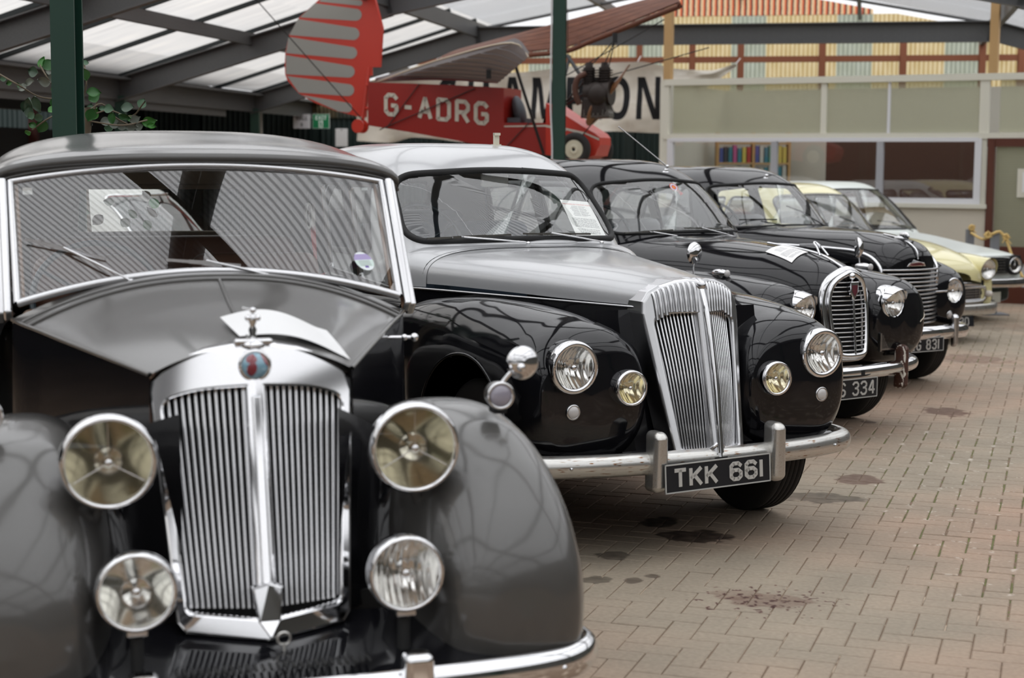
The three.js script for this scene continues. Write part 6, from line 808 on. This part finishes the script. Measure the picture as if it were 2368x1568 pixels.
// ---------------------------------------------------------------- rope barrier
{
  const grey = std([0.2, 0.21, 0.23], 0.5), ropeM = std([0.6, 0.42, 0.16], 0.9), tops = [];
  for (const [px, d, lab] of [[2301, 17.9, 'grey barrier post beside the white saloon'], [2243, 19.0, 'grey barrier post against the cream wall behind the white saloon'], [2450, 16.2, 'grey barrier post in front of the brown door']]) { const p = at(px, 545, d).setY(0), g = thing('barrier_post', lab, 'post'); g.position.copy(p); obj('post', box(0.085, 0.9, 0.085, 0, 0.45, 0, 0.006), grey, g); obj('foot', box(0.3, 0.012, 0.3, 0, 0.006, 0), grey, g); tops.push(p.clone().setY(0.86)); }
  const rp = thing('rope', 'yellow rope knotted round the grey barrier post', 'rope'), t = tops[0], b = tops[1];
  obj('strand', M(tube([b.clone().add(V(0, 0.0, 0.05)), b.clone().lerp(t, 0.5).add(V(0, -0.05, 0.02)), t.clone().add(V(-0.05, 0.03, 0.06)), t.clone().add(V(0.03, 0.06, 0.06)), t.clone().add(V(0.1, -0.02, 0.06)), t.clone().add(V(0.18, -0.3, 0.2)), t.clone().add(V(0.35, -0.62, 0.5)), t.clone().add(V(0.6, -0.74, 0.9)), tops[2].clone().add(V(0, -0.3, 0))], 0.016, 90, 8)), ropeM, rp);
  for (const c of [b.clone().add(V(0, 0.06, 0.06)), t.clone().add(V(-0.1, 0.02, 0.07)), t.clone().add(V(0.1, 0, 0.07))]) { const k = []; for (let i = 0; i < 7; i++) k.push(rod(c, c.clone().add(V(rnd(-0.06, 0.06), rnd(-0.08, 0.06), rnd(0, 0.05))), 0.006, 5)); obj('knot', M(new THREE.TorusGeometry(0.026, 0.015, 8, 16).translate(c.x, c.y, c.z), k), ropeM, rp); }
}
// ---------------------------------------------------------------- signs on the back wall
{
  const sg = (name, px0, px1, py0, py1, d, draw, label) => { const a = at(px0, py1, d), b = at(px1, py1, d), c = at(px0, py0, d), x = b.clone().sub(a), h = c.distanceTo(a), g = thing(name, label, 'sign'); const bo = obj('board', box(x.length(), h, 0.015), MAT.paper, g); obj('face', new THREE.PlaneGeometry(x.length(), h).translate(0, 0, 0.009), std([1, 1, 1], 0.5, 0, { map: canvasTex(256, 208, draw) }), g); g.position.copy(a.clone().add(at(px1, py0, d)).multiplyScalar(0.5)); g.rotation.y = -12 * R; };
  sg('hall_sign', 678, 718, 264, 297, 25.6, (x, w, h) => { x.fillStyle = '#e4e4e8'; x.fillRect(0, 0, w, h); x.fillStyle = '#1c1f2a'; x.textAlign = 'center'; x.font = 'bold 76px sans-serif'; x.fillText('HALL', w / 2, 88); x.font = 'bold 68px sans-serif'; x.fillText('8', w / 2, 178); }, 'small white HALL 8 sign on the dark green wall');
  sg('exit_sign', 722, 763, 264, 297, 25.6, (x, w, h) => { x.fillStyle = '#d9e8df'; x.fillRect(0, 0, w, h); x.fillStyle = '#17804f'; x.fillRect(5, 5, w - 10, h - 10); x.fillStyle = '#e8f2ea'; x.textAlign = 'center'; x.font = 'bold 84px sans-serif'; x.fillText('EXIT', w / 2, 84); x.fillRect(96, 96, 62, 100); x.fillStyle = '#17804f'; x.beginPath(); x.arc(122, 112, 9, 0, 7); x.fill(); x.lineWidth = 13; x.strokeStyle = '#17804f'; x.beginPath(); x.moveTo(124, 122); x.lineTo(130, 152); x.lineTo(112, 186); x.moveTo(130, 152); x.lineTo(146, 182); x.moveTo(106, 144); x.lineTo(124, 126); x.lineTo(146, 142); x.stroke(); }, 'green EXIT sign with running figure on the dark green wall');
  const pn = thing('paper_notice', 'blank looking white paper pinned under the EXIT sign', 'notice'), c = at(790, 318, 25.5); obj('sheet', box(0.2, 0.28, 0.004), MAT.paper, pn); obj('pin', ball(0.01, 0, 0.12, 0.004), MAT.dark, pn); pn.position.copy(c); pn.rotation.y = -12 * R;
  const wp = struct('trim_1', M((() => { const p = at(598, 300, 24.6); return beam(p.clone().setY(0), p.clone().setY(2.4), 0.1, 0.1, V(1, 0, 0)); })()), std([0.5, 0.48, 0.45], 0.7), 'white painted column at the back wall');
}
// ---------------------------------------------------------------- artificial fig tree by the left post
{
  const tree = thing('potted_fig_tree', 'artificial fig tree with dusty green leaves around the left green post', 'plant'), D0 = 8.75, base = at(150, 300, D0).setY(0);
  obj('pot', lathe([[0, 0], [0.17, 0], [0.22, 0.34], [0.235, 0.36], [0.2, 0.36], [0.19, 0.3], [0, 0.3]], 32).translate(base.x, 0, base.z), std([0.16, 0.07, 0.04], 0.7), tree);
  const bark = std([0.14, 0.11, 0.075], 0.9), top = (px, py, d) => at(px, py, d);
  obj('trunk', M(tube([base.clone().setY(0.3), base.clone().setY(0.9).add(V(0.05, 0, 0)), base.clone().setY(1.5).add(V(-0.02, 0, 0)), top(140, 210, D0)], 0.03, 24, 8), tube([base.clone().setY(0.3).add(V(0.06, 0, 0)), base.clone().setY(1.0).add(V(0.12, 0, 0)), base.clone().setY(1.5).add(V(0.1, 0, 0)), top(205, 250, D0 - 0.1)], 0.022, 24, 8)), bark, tree);
  const twigs = [[[140, 230], [95, 225], [40, 195], [0, 172]], [[140, 220], [110, 180], [92, 150]], [[190, 240], [200, 190], [195, 150]], [[200, 260], [235, 240], [265, 270], [300, 290]], [[205, 270], [250, 255], [300, 270], [335, 235]], [[205, 280], [280, 290], [340, 278]], [[140, 260], [110, 275], [75, 300]], [[190, 280], [220, 250], [225, 235]]];
  for (const t of twigs) obj('twig', tube(t.map(([x, y], i) => at(x, y, D0 + 0.12 * Math.sin(x + i))), 0.0045, 16, 5), bark, tree);
  const leaf = () => { const f = (u, v) => { const w = 0.42 * Math.pow(Math.sin(Math.pow(v, 0.85) * Math.PI), 0.9) * (v > 0.8 ? 1 - 0.5 * (v - 0.8) / 0.2 : 1), a = u * 2 - 1; return V(a * w * 0.9, v, 0.14 * a * a - 0.25 * v * v); }; return grid(6, 10, f); }, LG = [leaf(), leaf().scale(0.85, 1, 1.4), leaf().scale(1.1, 1, 0.6)];
  const LM = [[0.03, 0.12, 0.025], [0.045, 0.085, 0.05], [0.05, 0.2, 0.03], [0.16, 0.18, 0.15], [0.08, 0.16, 0.09], [0.24, 0.23, 0.21]].map((c) => std(c, 0.45, 0, { side: THREE.DoubleSide }));
  const put = (px, py, len, ang, m, d = D0) => { const o = obj('leaf', LG[(rnd() * 3) | 0], LM[m], tree); o.position.copy(at(px, py, d)); const s = len * d / FPX; o.scale.setScalar(s); o.rotation.set(rnd(-0.5, 0.3), rnd(-0.6, 0.6), ang * R, 'ZYX'); };
  for (const [x, y, l, a, m] of [[96, 158, 30, 0, 2], [100, 160, 32, -50, 0], [90, 170, 34, 75, 1], [80, 188, 30, 100, 3], [118, 190, 34, 85, 3], [125, 172, 24, 60, 3], [64, 198, 26, 110, 3], [110, 185, 26, -70, 3], [52, 200, 22, 80, 0], [120, 205, 28, -120, 2], [124, 225, 28, -170, 0], [70, 225, 36, 165, 1], [82, 222, 40, -170, 1], [66, 246, 34, -160, 1], [58, 232, 28, 170, 1], [80, 262, 22, 120, 4], [100, 270, 24, 100, 4], [112, 260, 26, -40, 2], [105, 278, 34, 150, 0], [85, 295, 24, 60, 0], [72, 305, 20, 110, 2], [118, 250, 24, -60, 2], [195, 158, 30, -175, 0], [190, 145, 16, -80, 4], [200, 215, 34, -80, 0], [205, 232, 30, -60, 0], [190, 240, 22, 170, 2], [215, 250, 34, 160, 0], [205, 262, 26, -20, 4], [210, 275, 30, -30, 2], [200, 285, 30, 100, 4], [215, 290, 28, 60, 3], [228, 252, 20, -80, 4], [240, 250, 26, -100, 4], [232, 285, 30, -70, 3], [250, 285, 30, -90, 3], [262, 260, 30, 175, 0], [275, 262, 30, -130, 0], [280, 250, 32, -90, 1], [292, 270, 26, -110, 0], [300, 280, 26, -70, 3], [270, 290, 30, -85, 3], [290, 292, 28, -95, 3], [322, 250, 26, -30, 4], [330, 284, 34, -80, 2], [340, 290, 22, -95, 2], [310, 296, 24, -80, 3], [240, 296, 24, -90, 4], [30, 190, 20, 100, 0], [15, 182, 16, 90, 4]]) put(x, y, l, a, m, D0 + rnd(-0.15, 0.15));
  for (let i = 0; i < 26; i++) put(rnd(120, 420), rnd(330, 520), rnd(24, 36), rnd(0, 360), (rnd() * 6) | 0, D0 + rnd(-0.2, 0.3));
}
// ---------------------------------------------------------------- red saloon in the aisle, seen through the limousine's windows
{
  const car = place(thing('vintage_car', 'red saloon in the side aisle seen through the limousine windows', 'car'), -2.0, -13.1, 72);
  const front = roundPoly([[-0.56, 0.98], [0.56, 0.98], [0.49, 1.34], [-0.49, 1.34]], 0.08);
  cabin(car, { yb: 0.86, H: 0.6, zf: -0.62, rf: 0.8, zr: -2.7, rr: 0.7, W0: 0.72, tum: 0.3, n: 4, mW: 4.5, mL: 5, paint: std([0.62, 0.62, 0.6], 0.2), liner: MAT.linerPale, front, sr: 0.014, seal: MAT.chrome, rear: roundPoly([[-0.4, 1.0], [0.4, 1.0], [0.36, 1.3], [-0.36, 1.3]], 0.08), sides: [roundPoly([[-1.15, 0.98], [-1.8, 0.98], [-1.8, 1.32], [-1.4, 1.32]], 0.05), roundPoly([[-1.88, 0.98], [-2.4, 0.98], [-2.25, 1.3], [-1.88, 1.32]], 0.06)] });
  obj('bonnet', hood([[0.7, 0.5, 0.75, 0.5, 3], [0.6, 0.66, 0.84, 0.45, 4], [0, 0.72, 0.92, 0.4, 4], [-0.95, 0.74, 0.98, 0.4, 4]], { nu: 50, nv: 30 }), MAT.redCar, car);
  obj('tub', pod([[-0.8, 0, 0.56, 0.72, 0.32, 6], [-2.6, 0, 0.56, 0.74, 0.32, 6], [-3.2, 0, 0.56, 0.6, 0.28, 4], [-3.3, 0, 0.55, 0.02, 0.02, 3]], { nu: 50, nv: 30, floor: 0.27, hole: (m) => m.y > 0.84 && m.z > -2.65 && Math.abs(m.x) < 0.62 }), MAT.redCar, car);
  both((s) => { wheel(car, s * 0.62, 0, 0.3, 0.15); wheel(car, s * 0.62, -2.4, 0.3, 0.15); lamp(car, 'headlamp', s * 0.55, 0.68, 0.68, 0.09, { depth: 0.05 }); }); obj('bumper', tube([[-0.75, 0.42, 0.5], [-0.5, 0.42, 0.74], [0, 0.42, 0.8], [0.5, 0.42, 0.74], [0.75, 0.42, 0.5]], 0.035, 30, 10), MAT.chrome, car); seats(car, -1.7, -2.3, MAT.seat, 0.68); obj('chassis', box(1.05, 0.18, 3.0, 0, 0.32, -1.3), MAT.under, car);
}
scene.traverse((o) => { if (o.isMesh) { o.castShadow = true; o.receiveShadow = true; } });
renderer.render(scene, camera);
